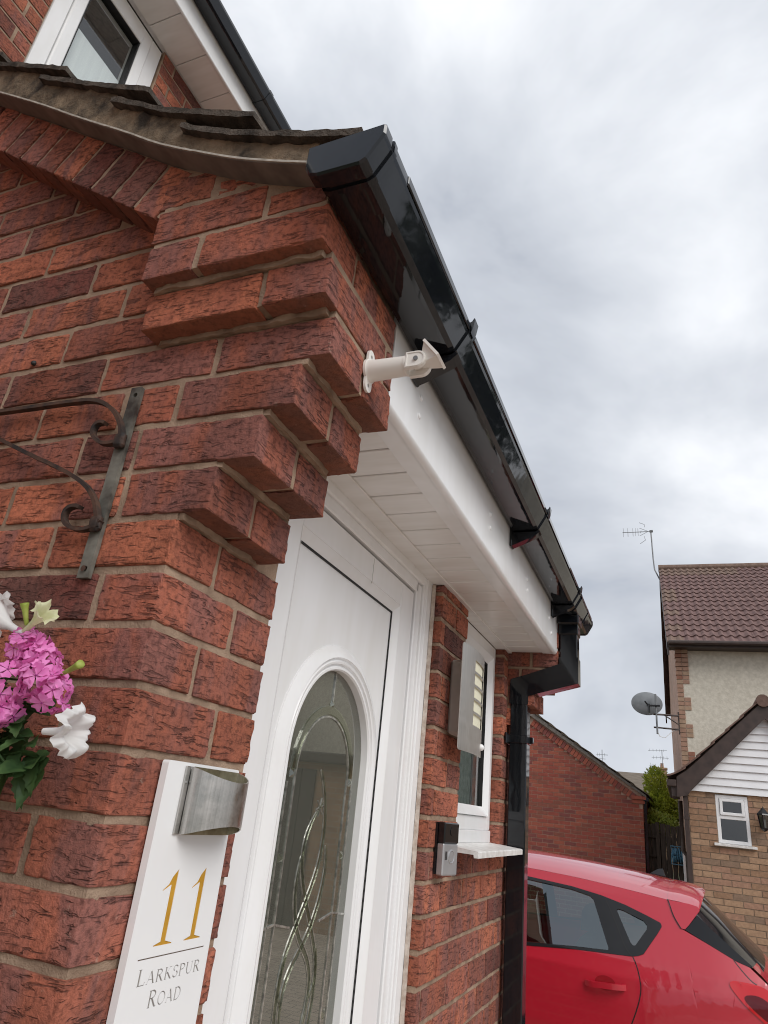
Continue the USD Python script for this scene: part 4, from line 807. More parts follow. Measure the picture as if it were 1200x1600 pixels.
prof_ = [(0.0, -0.20), (0.07, -0.185), (0.12, -0.14), (0.15, -0.08), (0.16, 0.0), (0.15, 0.0), (0.14, -0.08), (0.0, -0.17)]
part(hb, 'basket', lumpy(lathe(prof_, 28, (-0.42, -0.17, 0.03)), 0.004, 40, 2, 0.04), noisy('coir_liner', (0.06, 0.04, 0.025), (0.14, 0.09, 0.05), scale=60, rough=0.95, bump=0.8, bscale=200), smooth=40)
for a in (0.4, 2.5, 4.6): part(hb, 'chain', tube([(-0.42 + 0.155 * math.cos(a), -0.17 + 0.155 * math.sin(a), 0.03), (-0.46, -0.02, 0.565)], 0.0016, 6), IRON)
fr = np.random.default_rng(21)
def frame_of(nrm):
    nrm = np.array(nrm, float); nrm /= np.linalg.norm(nrm); a = np.cross(nrm, [0.13, 0.2, 0.97]); a /= np.linalg.norm(a); return a, np.cross(nrm, a), nrm
def floret(c0, nrm, r, spin, g):
    a, b, n_ = frame_of(nrm); V, F = [], []
    for k in range(5):
        t = spin + k * 2 * math.pi / 5 + g.normal(0, 0.08)
        rows = [(0.06, 0.02, 0.0), (0.45, 0.26, 0.07), (0.80, 0.42, 0.16 + g.normal(0, 0.05)), (1.0, 0.30, 0.12 + g.normal(0, 0.08))]
        o = len(V)
        for (rr, ww, hh) in rows:
            for s_, dz_ in ((-1, 0.05), (0, -0.03 if rr < 0.9 else 0.0), (1, 0.05)):
                rad = rr * (0.90 if (s_ == 0 and rr > 0.9) else 1.0)
                d = a * (math.cos(t) * rad - math.sin(t) * ww * s_) + b * (math.sin(t) * rad + math.cos(t) * ww * s_)
                V.append(np.array(c0) + r * (d + n_ * (hh + dz_ - 0.25 * rr * rr * 0.4)))
        for i in range(3):
            for j in range(2):
                p = o + i * 3 + j; F += [(p, p + 3, p + 4), (p, p + 4, p + 1)]
    return trimesh.Trimesh(V, F, process=False)
def verbena(c0, rad, nrm, count, g, squash=(1, 1, 1)):
    a, b, n_ = frame_of(nrm); eyes = []
    for k in range(count):
        th_ = math.acos(1 - 1.25 * (k + 0.5) / count); ph = k * 2.399963 + g.normal(0, 0.2)
        d = a * math.sin(th_) * math.cos(ph) + b * math.sin(th_) * math.sin(ph) + n_ * math.cos(th_)
        p = np.array(c0) + d * rad * np.array(squash) * g.uniform(0.74, 1.10)
        yield floret(p, d + g.normal(0, 0.25, 3), g.uniform(0.0120, 0.0142), g.uniform(0, 6), g), p, d
def verb_head(c0, rad, nrm, count, squash=(1, 1, 1), label=None):
    fl, eyes = [], []
    for m, p, d in verbena(c0, rad, nrm, max(9, int(count * 0.66)), fr, squash):
        fl.append(m); e = trimesh.creation.icosphere(0, 0.0012); e.apply_translation(p + d * 0.0012); eyes.append(e)
    h = part(hb, 'verbena_head', cat(*fl), PINK, smooth=True); part(h, 'floret_eye', cat(*eyes), MAGEYE)
CAMR = np.array([0.6, -0.67, 0.044])
def toward(p): d = CAMR - np.array(p); return d / np.linalg.norm(d)
for c0, rad, cnt, sq, off in (((-0.100, -0.085, 0.172), 0.021, 20, (1, 1, 1), (0, 0, 0.5)), ((-0.078, -0.082, 0.160), 0.022, 22, (1.0, 1, 1.0), (0.1, 0, 0.25)), ((-0.062, -0.088, 0.138), 0.022, 22, (1, 1, 1), (0.2, 0, 0)), ((-0.036, -0.086, 0.122), 0.017, 18, (0.9, 1, 1.3), (0.5, 0, 0)),
                              ((-0.105, -0.100, 0.122), 0.030, 32, (1, 1, 1.0), (-0.1, 0, 0.2)), ((-0.092, -0.102, 0.096), 0.016, 13, (1, 1, 1.1), (0, 0, -0.4)), ((-0.128, -0.098, 0.100), 0.026, 22, (1, 1, 1.1), (-0.3, 0, 0))):
    verb_head(c0, rad, toward(c0) + np.array(off), cnt, sq)
def petunia(base, tip, rim, flare, m, nu=40, nv=12, droop=0.3, throat=0.0035, lab=None, seed=0, name='petunia'):
    """Trumpet from base to tip with a ruffled five-lobed rim."""
    base, tip = np.array(base, float), np.array(tip, float); ax = tip - base; L = np.linalg.norm(ax); a, b, n_ = frame_of(ax); V, F = [], []
    for i in range(nv):
        t = i / (nv - 1)
        rr = throat + (rim - throat) * (0.10 * t + 0.90 * max(0, (t - 0.35) / 0.65) ** flare); zz = L * min(1, t / 0.82) - (0.35 * rim * max(0, (t - 0.8) / 0.2) ** 2) * droop
        for j in range(nu):
            ph = 2 * math.pi * j / nu; w = max(0, (t - 0.4) / 0.6) ** 1.6
            lobe = 1 + w * (0.06 * math.cos(5 * ph + seed) + 0.06 * math.sin(9 * ph + 2 * seed) + 0.05 * math.sin(17 * ph + seed))
            V.append(base + (a * math.cos(ph) + b * math.sin(ph)) * rr * lobe + n_ * (zz + w * rim * (0.20 * math.sin(5 * ph + 1.3 * seed) + 0.16 * math.sin(8 * ph + seed) + 0.07 * math.sin(19 * ph))))
    for i in range(nv - 1):
        for j in range(nu):
            p, q = i * nu + j, i * nu + (j + 1) % nu; F += [(p, q, q + nu), (p, q + nu, p + nu)]
    return part(hb, name, trimesh.Trimesh(V, F, process=False), m, smooth=True, label=lab)
petunia((-0.022, -0.098, 0.081), (0.020, -0.0905, 0.084), 0.027, 1.2, PETAL, nu=60, nv=16, droop=0.9, seed=0.7)
petunia((-0.104, -0.092, 0.190), (-0.073, -0.098, 0.212), 0.0155, 1.4, CREAMP, droop=-0.3, throat=0.003, seed=2.1)
petunia((-0.100, -0.09, 0.186), (-0.155, -0.104, 0.208), 0.030, 1.2, PETAL, droop=0.4, seed=1.4)
def bud(p, q, r, name='petunia_bud'):
    p, q = np.array(p), np.array(q); V = [p + (q - p) * t for t in np.linspace(0, 1, 9)]; part(hb, name, tube(V, r * np.array([0.42, 0.46, 0.5, 0.54, 0.58, 0.64, 0.72, 0.86, 0.95]), 9), BUD, smooth=True)
bud((-0.103, -0.092, 0.198), (-0.108, -0.100, 0.2225), 0.0055); bud((-0.028, -0.09, 0.143), (0.006, -0.100, 0.153), 0.0052)
def leaf_mesh(base, d, up, L, W, curl=0.25, fold=0.25, serr=0.0):
    d = np.array(d, float); d /= np.linalg.norm(d); up = np.array(up, float); s_ = np.cross(d, up); s_ /= np.linalg.norm(s_); up = np.cross(s_, d); V, F = [], []; n = 11
    for i in range(n):
        t = i / (n - 1); w = W * math.sin(math.pi * min(1, 0.06 + 0.94 * t) ** 0.75) * (1 + serr * (1 if i % 2 else -1))
        c_ = np.array(base) + d * L * t - up * curl * L * t * t
        for k in (-1, -0.5, 0, 0.5, 1): V.append(c_ + s_ * w * k + up * (fold * w * abs(k) ** 1.3 + 0.04 * W * math.sin(9 * t + 3 * k)))
    for i in range(n - 1):
        for j in range(4):
            p = i * 5 + j; F += [(p, p + 5, p + 6), (p, p + 6, p + 1)]
    return trimesh.Trimesh(V, F, process=False)
lg = np.random.default_rng(5)
for k in range(86):
    bx, bz = lg.uniform(-0.20, -0.055), lg.uniform(0.035, 0.165)
    if k < 16: bx, bz = lg.uniform(-0.14, -0.052), lg.uniform(0.040, 0.085)
    if bx > -0.075 and bz > 0.10: bx -= 0.05
    base = (bx, lg.uniform(-0.085, -0.045), bz); d = np.array([lg.uniform(-0.6, 0.9), lg.uniform(-0.9, -0.1), lg.uniform(-0.9, 0.35)])
    if k < 16: d = np.array([lg.uniform(-0.3, 0.9), lg.uniform(-0.6, -0.1), lg.uniform(-1.3, -0.5)])
    part(hb, 'leaf', leaf_mesh(base, d, (lg.normal(0, 0.3), -0.7, 0.7), lg.uniform(0.026, 0.046), lg.uniform(0.008, 0.0135), lg.uniform(0.0, 0.35), lg.uniform(0.1, 0.4), 0.16 if k % 2 else 0.03), LEAF, smooth=True)
V_ = []
for k in range(520):
    a_ = lg.uniform(0, 2 * math.pi); r_ = lg.uniform(0.05, 0.23); b_ = (-0.42 + r_ * math.cos(a_), min(-0.17 + r_ * math.sin(a_), -0.03), 0.05 + lg.uniform(-0.16, 0.14) * (1.2 - r_ / 0.3)); d_ = np.array([math.cos(a_), math.sin(a_) - 0.3, lg.uniform(-0.9, 0.8)])
    if b_[0] < -0.235: V_.append(leaf_mesh(b_, d_, (lg.normal(0, 0.4), -0.4, 0.9), lg.uniform(0.03, 0.05), lg.uniform(0.009, 0.014), 0.2, 0.2))
part(hb, 'leaf_mass', cat(*V_), LEAF, smooth=True, kind='stuff')
for k in range(22):
    q = np.array([lg.uniform(-0.15, -0.06), lg.uniform(-0.09, -0.05), lg.uniform(0.03, 0.15)]); part(hb, 'stem', tube([(-0.30, -0.12, 0.05), (q + np.array([-0.22, -0.1, 0.1])) / 2 + [0, 0, 0.02], q], 0.0014, 6), LEAF)

# ================================================================== RED CAR PARKED BEYOND THE PORCH
TH = math.radians(2); U_ = np.array([math.cos(TH), -math.sin(TH), 0]); IN_ = np.array([math.sin(TH), math.cos(TH), 0]); PC = np.array([0.27, 4.32, -Z0])
car = thing('parked_car', 'glossy red hatchback parked beyond the porch, its rear to the right', 'car', tuple(PC + U_ * -1.25 + IN_ * 0.9))
CWID = 1.80
def cxyz(u, i, z): return PC + np.outer(np.atleast_1d(u), U_) + np.outer(np.atleast_1d(i), IN_) + np.outer(np.atleast_1d(z), [0, 0, 1])
GS = 0.55
def lean(u, z):
    d = (GS - 0.335) * np.clip(np.asarray(z, float) - 1.0, 0, 1); u = np.asarray(u, float); return u - 0.06 * np.minimum(u, 0) - 0.351 * d, np.asarray(z, float) - 0.0714 * d - 0.024 * np.clip(u, -0.9, 1.0), d
def inset(u, z):
    u, z = np.asarray(u, float), np.asarray(z, float)
    b = 0.012 + 0.09 * np.clip((0.62 - z) / 0.4, 0, 1) ** 1.6 + 0.050 * np.clip((z - 0.915) / 0.085, 0, 1) * 0.55 + 0.004 * np.clip((z - 0.80) / 0.115, 0, 1)
    b = b + np.where(z > 1.0, GS * (z - 1.0), 0) + 0.10 * np.clip((z - 1.33), 0, 1)
    b = b + 0.30 * np.clip(u - 0.42, 0, 2) ** 1.8 + 0.16 * np.clip(-2.45 - u, 0, 2) ** 1.6
    b = b + 0.05 * np.clip(-u - 1.4, 0, 3) * np.clip(z - 1.0, 0, 1)
    return b - 0.012 * np.exp(-((u - 0.05) / 0.55) ** 2) * np.clip((0.98 - z) / 0.2, 0, 1)
def skin(poly, off=0.0, size=0.05, far=False, th_=0.0):
    gs = getattr(poly, 'geoms', [poly]); out = []
    for g in gs:
        v2, f = trimesh.creation.triangulate_polygon(g, engine='earcut'); v3, f = trimesh.remesh.subdivide_to_size(np.c_[v2, np.zeros(len(v2))], f, size, max_iter=14)
        m = trimesh.Trimesh(v3, f, process=False); m.merge_vertices(digits_vertex=6); v3, f = np.array(m.vertices), np.array(m.faces)
        i = inset(v3[:, 0], v3[:, 1]) - off
        if far: i = CWID - i; f = f[:, ::-1]
        lu, lz, _ = lean(v3[:, 0], v3[:, 1])
        out.append(trimesh.Trimesh(cxyz(lu, i, lz), f, process=False))
    return trimesh.util.concatenate(out)
def smoothp(pts, n=6, closed=True):
    """Chaikin smoothing of a polygon."""
    p = np.array(pts, float)
    for _ in range(n):
        q = np.roll(p, -1, 0); p = np.stack([0.75 * p + 0.25 * q, 0.25 * p + 0.75 * q], 1).reshape(-1, 2)
    return p
whl = [(-2.63, 0.33), (0.055, 0.33)]
outline = [(0.30, 1.212), (0.262, 1.27), (0.245, 1.335), (0.235, 1.352), (-0.1, 1.378), (-0.4, 1.394), (-0.8, 1.402), (-1.2, 1.385), (-1.55, 1.33), (-2.25, 1.0), (-2.6, 0.955), (-3.1, 0.83), (-3.32, 0.66), (-3.38, 0.45), (-3.3, 0.2), (0.85, 0.24), (0.97, 0.40), (0.985, 0.60), (0.93, 0.74), (0.80, 0.90), (0.74, 1.00), (0.64, 1.085), (0.58, 1.103)]
body2d = Polygon(outline)
for w in whl: body2d = body2d.difference(Point(*w).buffer(0.365, resolution=24))
body2d = body2d.difference(sbox(-3.0, 0, 0.5, 0.2))
dlo_pts = [(-2.12, 0.945), (-1.60, 1.275), (-1.3, 1.338), (-1.0, 1.353), (-0.717, 1.352), (-0.369, 1.336), (-0.174, 1.314), (-0.016, 1.284), (0.10, 1.250), (0.185, 1.222), (0.192, 1.205), (0.165, 1.165), (0.075, 1.048), (0.044, 1.034), (0.007, 1.025), (-0.344, 1.002), (-0.68, 0.967), (-1.4, 0.942)]
DLO = Polygon(dlo_pts).buffer(-0.012).buffer(0.012, resolution=6)
gl_rear = Polygon([(-0.80, 0.975), (-0.80, 1.334), (-0.717, 1.334), (-0.369, 1.318), (-0.248, 1.300), (-0.225, 1.285), (-0.135, 1.045), (-0.137, 1.032), (-0.344, 1.018)]).buffer(-0.006).buffer(0.006)
gl_q = Polygon([(-0.075, 1.255), (-0.03, 1.250), (0.085, 1.215), (0.105, 1.195), (0.10, 1.175), (0.03, 1.085), (0.018, 1.082), (0.005, 1.095)]).buffer(-0.008).buffer(0.010)
gl_front = Polygon([(-2.0, 0.965), (-1.58, 1.255), (-1.3, 1.318), (-0.9, 1.334), (-0.9, 0.975), (-1.4, 0.958)])
for far in (False, True):
    part(car, 'body_side', skin(body2d.difference(DLO), far=far), CARRED, smooth=40)
    part(car, 'window_trim', skin(DLO.difference(unary_union([gl_rear, gl_q, gl_front])), 0.003, far=far), CARBLK, smooth=40)
    for g_ in (gl_rear, gl_q, gl_front): part(car, 'side_window', skin(g_.buffer(0.004), -0.004, far=far), GLASS_CAR, smooth=40)
# roof, spoiler, rear window, tailgate, screen, bonnet as lofts across the car
def across(path, side_in, crown, nw=18, push=0.0):
    """path: (u, z) at the side edge; crown: extra height at the middle; push: how far the middle bows rearwards."""
    V, F = [], []; s_ = np.linspace(-1, 1, nw)
    for k, ((u, z), si) in enumerate(zip(path, side_in)):
        cr = crown[k] if np.ndim(crown) else crown; pu = push[k] if np.ndim(push) else push
        u0_, z0_ = u, z; u, z, dd = lean(u0_, z0_)
        if np.ndim(side_in) == 1 and not isinstance(side_in, np.ndarray): si = si + dd
        i = si + (CWID - 2 * si) * (s_ + 1) / 2; h = 1 - np.abs(s_) ** 2.4
        V.append(cxyz(u + pu * h, i, z + cr * h))
    V = np.vstack(V)
    for k in range(len(path) - 1):
        for j in range(nw - 1):
            a = k * nw + j; F += [(a, a + 1, a + nw + 1), (a, a + nw + 1, a + nw)]
    return trimesh.Trimesh(V, F, process=False)
rp = [(0.235, 1.352), (-0.1, 1.378), (-0.4, 1.394), (-0.8, 1.402), (-1.2, 1.385), (-1.55, 1.33)]
us_ = np.linspace(0.238, -1.55, 26); rz_ = PchipInterpolator([p[0] for p in rp][::-1], [p[1] for p in rp][::-1])(us_)
part(car, 'roof', across(list(zip(us_, rz_)), inset(us_, rz_) - 0.001, 0.085), CARRED, smooth=50)
part(car, 'spoiler', cat(across([(0.238, 1.354), (0.30, 1.352), (0.36, 1.347), (0.405, 1.338), (0.418, 1.325), (0.410, 1.305), (0.385, 1.290)], [0.162, 0.163, 0.166, 0.170, 0.174, 0.177, 0.18], [0.085, 0.083, 0.08, 0.075, 0.074, 0.073, 0.072], push=[0.0, 0.008, 0.018, 0.026, 0.03, 0.03, 0.03]),
     skin(Polygon([(0.243, 1.352), (0.249, 1.335), (0.266, 1.27), (0.302, 1.213), (0.322, 1.212), (0.345, 1.235), (0.418, 1.322), (0.408, 1.342), (0.36, 1.349)]), 0.006, 0.03), skin(Polygon([(0.243, 1.352), (0.249, 1.335), (0.266, 1.27), (0.302, 1.213), (0.322, 1.212), (0.345, 1.235), (0.418, 1.322), (0.408, 1.342), (0.36, 1.349)]), 0.006, 0.03, far=True)), CARRED, smooth=40)
hu = np.array([0.385, 0.47, 0.55, 0.63, 0.70]); hz = np.array([1.290, 1.225, 1.16, 1.10, 1.050])
part(car, 'rear_window', across(list(zip(hu, hz)), [0.155, 0.14, 0.13, 0.12, 0.115], [0.07, 0.065, 0.055, 0.045, 0.03], push=0.05), CARGLS_BLK, smooth=50)
qp = Polygon([(0.322, 1.209), (0.345, 1.232), (0.40, 1.295), (0.47, 1.235), (0.56, 1.165), (0.66, 1.088), (0.645, 1.083), (0.58, 1.100)])
for far in (False, True): part(car, 'rear_window_side', skin(qp, 0.002, 0.03, far=far), CARGLS_BLK, smooth=40)
tu = np.array([0.66, 0.70, 0.735, 0.80, 0.90, 0.985, 0.99, 0.93, 0.80]); tz = np.array([1.085, 1.05, 1.01, 0.92, 0.77, 0.60, 0.42, 0.26, 0.20])
part(car, 'tailgate', across(list(zip(tu, tz)), inset(tu, tz) + 0.004, 0.012, push=0.06), CARRED, smooth=50)
su = np.array([-1.55, -1.75, -2.0, -2.27]); sz = np.array([1.33, 1.24, 1.12, 0.995])
part(car, 'windscreen', across(list(zip(su, sz)), inset(su, sz) + 0.002, 0.085, push=-0.12), GLASS_CAR, smooth=50)
bu = np.array([-2.25, -2.6, -3.1, -3.32, -3.38, -3.3]); bz = np.array([0.998, 0.955, 0.83, 0.66, 0.45, 0.2])
part(car, 'bonnet', across(list(zip(bu, bz)), inset(bu, bz) + 0.001, 0.06, push=-0.12), CARRED, smooth=50)
part(car, 'floor_pan', cat(trimesh.Trimesh(cxyz([-3.2, 0.85, 0.85, -3.2], [0.12, 0.12, CWID - 0.12, CWID - 0.12], [0.24] * 4), [(0, 1, 2), (0, 2, 3)], process=False)), CARBLK)
# rear lamp wraps the corner
lp = Polygon(smoothp([(0.505, 1.006), (0.62, 1.012), (0.725, 1.0), (0.80, 0.90), (0.83, 0.80), (0.74, 0.80), (0.66, 0.855), (0.57, 0.925)], 2))
part(car, 'rear_lamp', skin(lp, 0.005, 0.03), LAMPRED, smooth=40); part(car, 'rear_lamp', skin(lp, 0.005, 0.03, far=True), LAMPRED, smooth=40)
part(car, 'lamp_inner', skin(Polygon(smoothp([(0.575, 0.945), (0.66, 0.965), (0.73, 0.93), (0.78, 0.84), (0.72, 0.835), (0.65, 0.88)], 2)), 0.0065, 0.03), LAMPDARK, smooth=40)
def seam(pts, w=0.006, off=0.0012): return skin(LineString(smoothp_open(pts)).buffer(w / 2, cap_style=2), off, 0.04)
def smoothp_open(pts, n=3):
    p = np.array(pts, float)
    for _ in range(n):
        q = np.stack([0.75 * p[:-1] + 0.25 * p[1:], 0.25 * p[:-1] + 0.75 * p[1:]], 1).reshape(-1, 2); p = np.vstack([p[:1], q, p[-1:]])
    return p
part(car, 'door_seam', seam([(0.012, 1.024), (0.035, 0.98), (0.056, 0.90), (0.05, 0.84), (0.02, 0.75), (-0.03, 0.64), (-0.12, 0.55), (-0.30, 0.42), (-0.42, 0.24)]), CARBLK)
part(car, 'door_seam', seam([(-0.93, 0.96), (-0.95, 0.8), (-0.94, 0.4), (-0.92, 0.24)]), CARBLK)
part(car, 'tailgate_seam', seam([(0.565, 1.104), (0.60, 1.06), (0.64, 1.02), (0.665, 1.008)], 0.005), CARBLK)
part(car, 'spoiler_seam', seam([(0.240, 1.355), (0.247, 1.335), (0.264, 1.27), (0.300, 1.213)], 0.005, 0.007), CARBLK)
part(car, 'pillar_seam', seam([(-0.145, 1.300), (-0.09, 1.20), (-0.03, 1.06), (0.008, 1.028)], 0.006, 0.0045), GASKET)
hp = [(u, 0.850 + 0.018 * (u + 0.27) / 0.235) for u in np.linspace(-0.270, -0.035, 12)]
ho = 0.034 - 0.026 * np.abs(np.linspace(-1, 1, 12)) ** 4
part(car, 'door_handle', tube([cxyz(lean(u, z)[0], inset(u, z) - o, lean(u, z)[1])[0] for (u, z), o in zip(hp, ho)], 0.0, flat=(0.010, 0.0145, (0, 0, 1))), CARRED, smooth=50)
part(car, 'handle_cup', skin(affinity.scale(Point(-0.155, 0.868).buffer(1, resolution=16), 0.062, 0.036), 0.0008, 0.02), mat('car_red_recess', {'p': ('principled_bsdf', {'base_color': (0.30, 0.006, 0.014), 'roughness': 0.25, 'coat_weight': 1.0})}), smooth=40)
fin_ = trimesh.convex.convex_hull(np.vstack([cxyz([0.07, 0.17, 0.16], [0.885] * 3, [1.450, 1.440, 1.443]), cxyz([0.07, 0.17, 0.16], [0.915] * 3, [1.450, 1.440, 1.443]), cxyz([0.155], [0.9], [1.490]), cxyz([0.12], [0.9], [1.483])]))
part(car, 'roof_aerial', fin_, CARBLK)
for u0 in (-0.42, -1.45):
    for i0 in (0.42, 1.38):
        part(car, 'seat', cat(*[trimesh.convex.convex_hull(np.vstack([cxyz([u0 + a, u0 + b, u0 + a, u0 + b], [i0 - w_, i0 - w_, i0 + w_, i0 + w_], [z0_, z0_, z0_, z0_]) for (a, b, z0_, w_) in ls])) for ls in ([(-0.05, 0.08, 0.45, 0.24), (0.06, 0.17, 1.00, 0.22), (0.10, 0.17, 1.06, 0.18)], [(0.09, 0.17, 1.09, 0.12), (0.10, 0.18, 1.20, 0.13), (0.12, 0.17, 1.235, 0.09)], [(-0.55, 0.08, 0.38, 0.25), (-0.55, 0.08, 0.50, 0.25)])]), SEAT, smooth=40)
part(car, 'dashboard', trimesh.convex.convex_hull(np.vstack([cxyz([-2.2, -1.95, -1.95, -2.2] * 2, [0.2] * 4 + [1.6] * 4, [0.9, 0.92, 0.5, 0.5] * 2)])), SEAT)
for (wu, wz) in whl:
    for i0, o_ in ((0.03, 1), (CWID - 0.03, -1)):
        t_ = lathe([(0.20, -0.09), (0.29, -0.105), (0.325, -0.085), (0.332, 0.0), (0.325, 0.085), (0.29, 0.105), (0.20, 0.09)], 36, axis='y'); t_.vertices = turn(t_, np.zeros(3), -TH).vertices + cxyz(wu, i0 + o_ * 0.10, wz)[0]
        wh = part(car, 'wheel', t_, TYRE, smooth=40)
        sp_ = []
        for k in range(5):
            a = k * 2 * math.pi / 5 + 0.3; sp_.append(trimesh.convex.convex_hull(np.vstack([cxyz([wu + 0.04 * math.cos(a - 0.7), wu + 0.04 * math.cos(a + 0.7), wu + 0.205 * math.cos(a - 0.16), wu + 0.205 * math.cos(a + 0.16)], [i0 + o_ * d_] * 4, [wz + 0.04 * math.sin(a - 0.7), wz + 0.04 * math.sin(a + 0.7), wz + 0.205 * math.sin(a - 0.16), wz + 0.205 * math.sin(a + 0.16)]) for d_ in (0.02, 0.05)])))
        rg = lathe([(0.19, -0.09), (0.21, -0.095), (0.21, 0.095), (0.19, 0.09)], 36, axis='y'); rg.vertices = turn(rg, np.zeros(3), -TH).vertices + cxyz(wu, i0 + o_ * 0.10, wz)[0]
        part(wh, 'rim', cat(rg, *sp_), RIM, smooth=40)

# ================================================================== NEIGHBOURING BUILDINGS
BROWNS = [noisy('buff_brick_' + n_, tuple(0.75 * x for x in c_), c_, scale=20, rough=0.9, bump=0.4, bscale=150) for n_, c_ in (('tan', (0.42, 0.265, 0.165)), ('brown', (0.33, 0.195, 0.118)), ('rose', (0.39, 0.225, 0.15)), ('grey', (0.28, 0.185, 0.125)))]
BUFF_FAR = house_brick('coursed_buff_brick', (0.34, 0.21, 0.125), (0.26, 0.15, 0.09), (0.30, 0.24, 0.18))
BMORT = noisy('buff_mortar', (0.20, 0.15, 0.105), (0.30, 0.23, 0.165), scale=12, rough=0.95)
BARGE = noisy('dark_brown_timber', (0.035, 0.022, 0.018), (0.060, 0.038, 0.031), scale=10, rough=0.5)
CLAD = noisy('white_cladding', (0.76, 0.76, 0.77), (0.81, 0.81, 0.82), scale=6, rough=0.4)
BTILE = noisy('brown_roof_tile', (0.10, 0.058, 0.044), (0.185, 0.115, 0.092), scale=9, rough=0.9, bump=0.3)
DGLASS = pane('neighbour_glass', (0.35, 0.38, 0.37), 1.9)
DARKROOM = noisy('neighbour_room', (0.07, 0.072, 0.07), (0.12, 0.12, 0.115), scale=3, rough=0.9)
g2 = np.random.default_rng(11)
BY = 10.3
bh = thing('brown_brick_extension', 'low brown brick gable end with white cladding boards and dark brown bargeboards', 'building', (1.735, BY + 1.6, -Z0))
bw = part(bh, 'wall', cat(box(0.709, 1.04, BY + 0.006, BY + 0.25, -Z0, 0.70), box(1.432, 2.765, BY + 0.006, BY + 0.25, -Z0, 0.70), box(1.04, 1.432, BY + 0.006, BY + 0.25, -Z0, 0.04), box(1.04, 1.432, BY + 0.006, BY + 0.25, 0.655, 0.70), extr(Polygon([(0.75, 0.68), (2.72, 0.68), (1.735, 1.64)]), 'y', BY + 0.03, BY + 0.2)), BMORT)
part(bh, 'side_walls', cat(box(0.705, 0.95, BY + 0.25, 13.48, -Z0, 0.75), box(2.52, 2.77, BY + 0.25, 13.48, -Z0, 0.75)), BUFF_FAR)
k = 0
for r in range(int(round((-1.35 + Z0) / 0.075)), int(round((0.66 + Z0) / 0.075)) + 1):
    z0 = -Z0 + 0.075 * r + 0.005; z1 = min(z0 + 0.065, 0.668)
    if z1 - z0 < 0.02: continue
    x = 0.705 - (0.1125 if r % 2 else 0)
    while x < 2.0:
        for a, b in [(max(x + 0.005, 0.705), x + 0.22)]:
            segs = [(a, b)]
            if z1 > 0.035 and z0 < 0.655: segs = [(a, min(b, 1.035)), (max(a, 1.435), b)]
            for a_, b_ in segs:
                if b_ - a_ > 0.03: part(bw, 'brick', cuboid(a_, b_, BY + g2.uniform(-0.002, 0.002), BY + 0.1, z0, z1), BROWNS[g2.choice(4, p=[0.36, 0.24, 0.26, 0.14])])
        x += 0.225
part(bw, 'brick_courses', cat(box(2.0, 2.77, BY + 0.001, BY + 0.1, -Z0, 0.668), box(0.70, 2.0, BY + 0.002, BY + 0.1, -Z0, -1.38)), BUFF_FAR, kind='stuff')
tri = Polygon([(0.66, 0.672), (2.81, 0.672), (1.735, 1.742)])
cl = part(bh, 'cladding_backing', extr(tri, 'y', BY - 0.012, BY + 0.03), CLAD)
for i in range(11):
    z0 = 0.665 + 0.1 * i; pg = tri.intersection(sbox(0, z0, 4, z0 + 0.098))
    if pg.is_empty or pg.area < 1e-4: continue
    m = extr(pg, 'y', BY - 0.040, BY - 0.012); v = np.array(m.vertices); fr_ = v[:, 1] < BY - 0.03; v[fr_, 1] += 0.022 * np.clip((v[fr_, 2] - z0) / 0.098, 0, 1); m.vertices = v
    part(cl, 'cladding_board', m, CLAD)
for sx in (1, -1):
    f_ = lambda x: 1.735 + sx * (x - 1.735)
    pb = [(0.565, 0.57), (0.70, 0.60), (0.755, 0.672), (1.735, 1.665), (1.735, 1.895), (0.80, 1.005), (0.70, 0.915), (0.575, 0.83)]
    bb_ = part(bh, 'bargeboard', extr(Polygon([(f_(x), z) for x, z in pb]).buffer(0), 'y', BY - 0.125, BY - 0.095), BARGE)
    rl = [(0.46, 0.785), (0.58, 0.845), (0.70, 0.93), (0.80, 1.02), (1.735, 1.915)]
    kk = PchipInterpolator([p[0] for p in rl], [p[1] for p in rl])
    rs = np.linspace(0.46, 1.735, 20)
    part(bh, 'roof_slope', trimesh.Trimesh(*(lambda V: (V, [t for i in range(19) for t in ((4 * i, 4 * i + 1, 4 * i + 5), (4 * i, 4 * i + 5, 4 * i + 4), (4 * i + 2, 4 * i + 3, 4 * i + 7), (4 * i + 2, 4 * i + 7, 4 * i + 6))]))(np.array([q for x in rs for q in ((f_(x), BY - 0.14, kk(x)), (f_(x), 13.48, kk(x)), (f_(x), 13.48, kk(x) + 0.02), (f_(x), BY - 0.14, kk(x) + 0.02))])), process=False), BTILE)
    for i in range(7):
        xa = 0.45 + 0.196 * i; xb = min(xa + 0.25, 1.735); q = np.linspace(xa, xb, 6); lift = 0.042 - 0.026 * np.linspace(0, 1, 6)
        V = [(f_(x), y, kk(min(max(x, 0.46), 1.735)) + l + t) for x, l in zip(q, lift) for (y, t) in ((BY - 0.155, 0), (BY - 0.155, 0.024), (BY + 0.16, 0.024), (BY + 0.16, 0))]
        F = [t for i2 in range(5) for j in range(4) for t in ((4 * i2 + j, 4 * i2 + (j + 1) % 4, 4 * i2 + 4 + (j + 1) % 4), (4 * i2 + j, 4 * i2 + 4 + (j + 1) % 4, 4 * i2 + 4 + j))] + [(0, 1, 2), (0, 2, 3), (20, 21, 22), (20, 22, 23)]
        part(bh, 'verge_tile', trimesh.Trimesh(V, F, process=False), BTILE)
part(bh, 'ridge_tile', tube([(1.735, BY - 0.16, 1.90), (1.735, 13.4, 1.90)], 0.085, 14), BTILE, smooth=30)
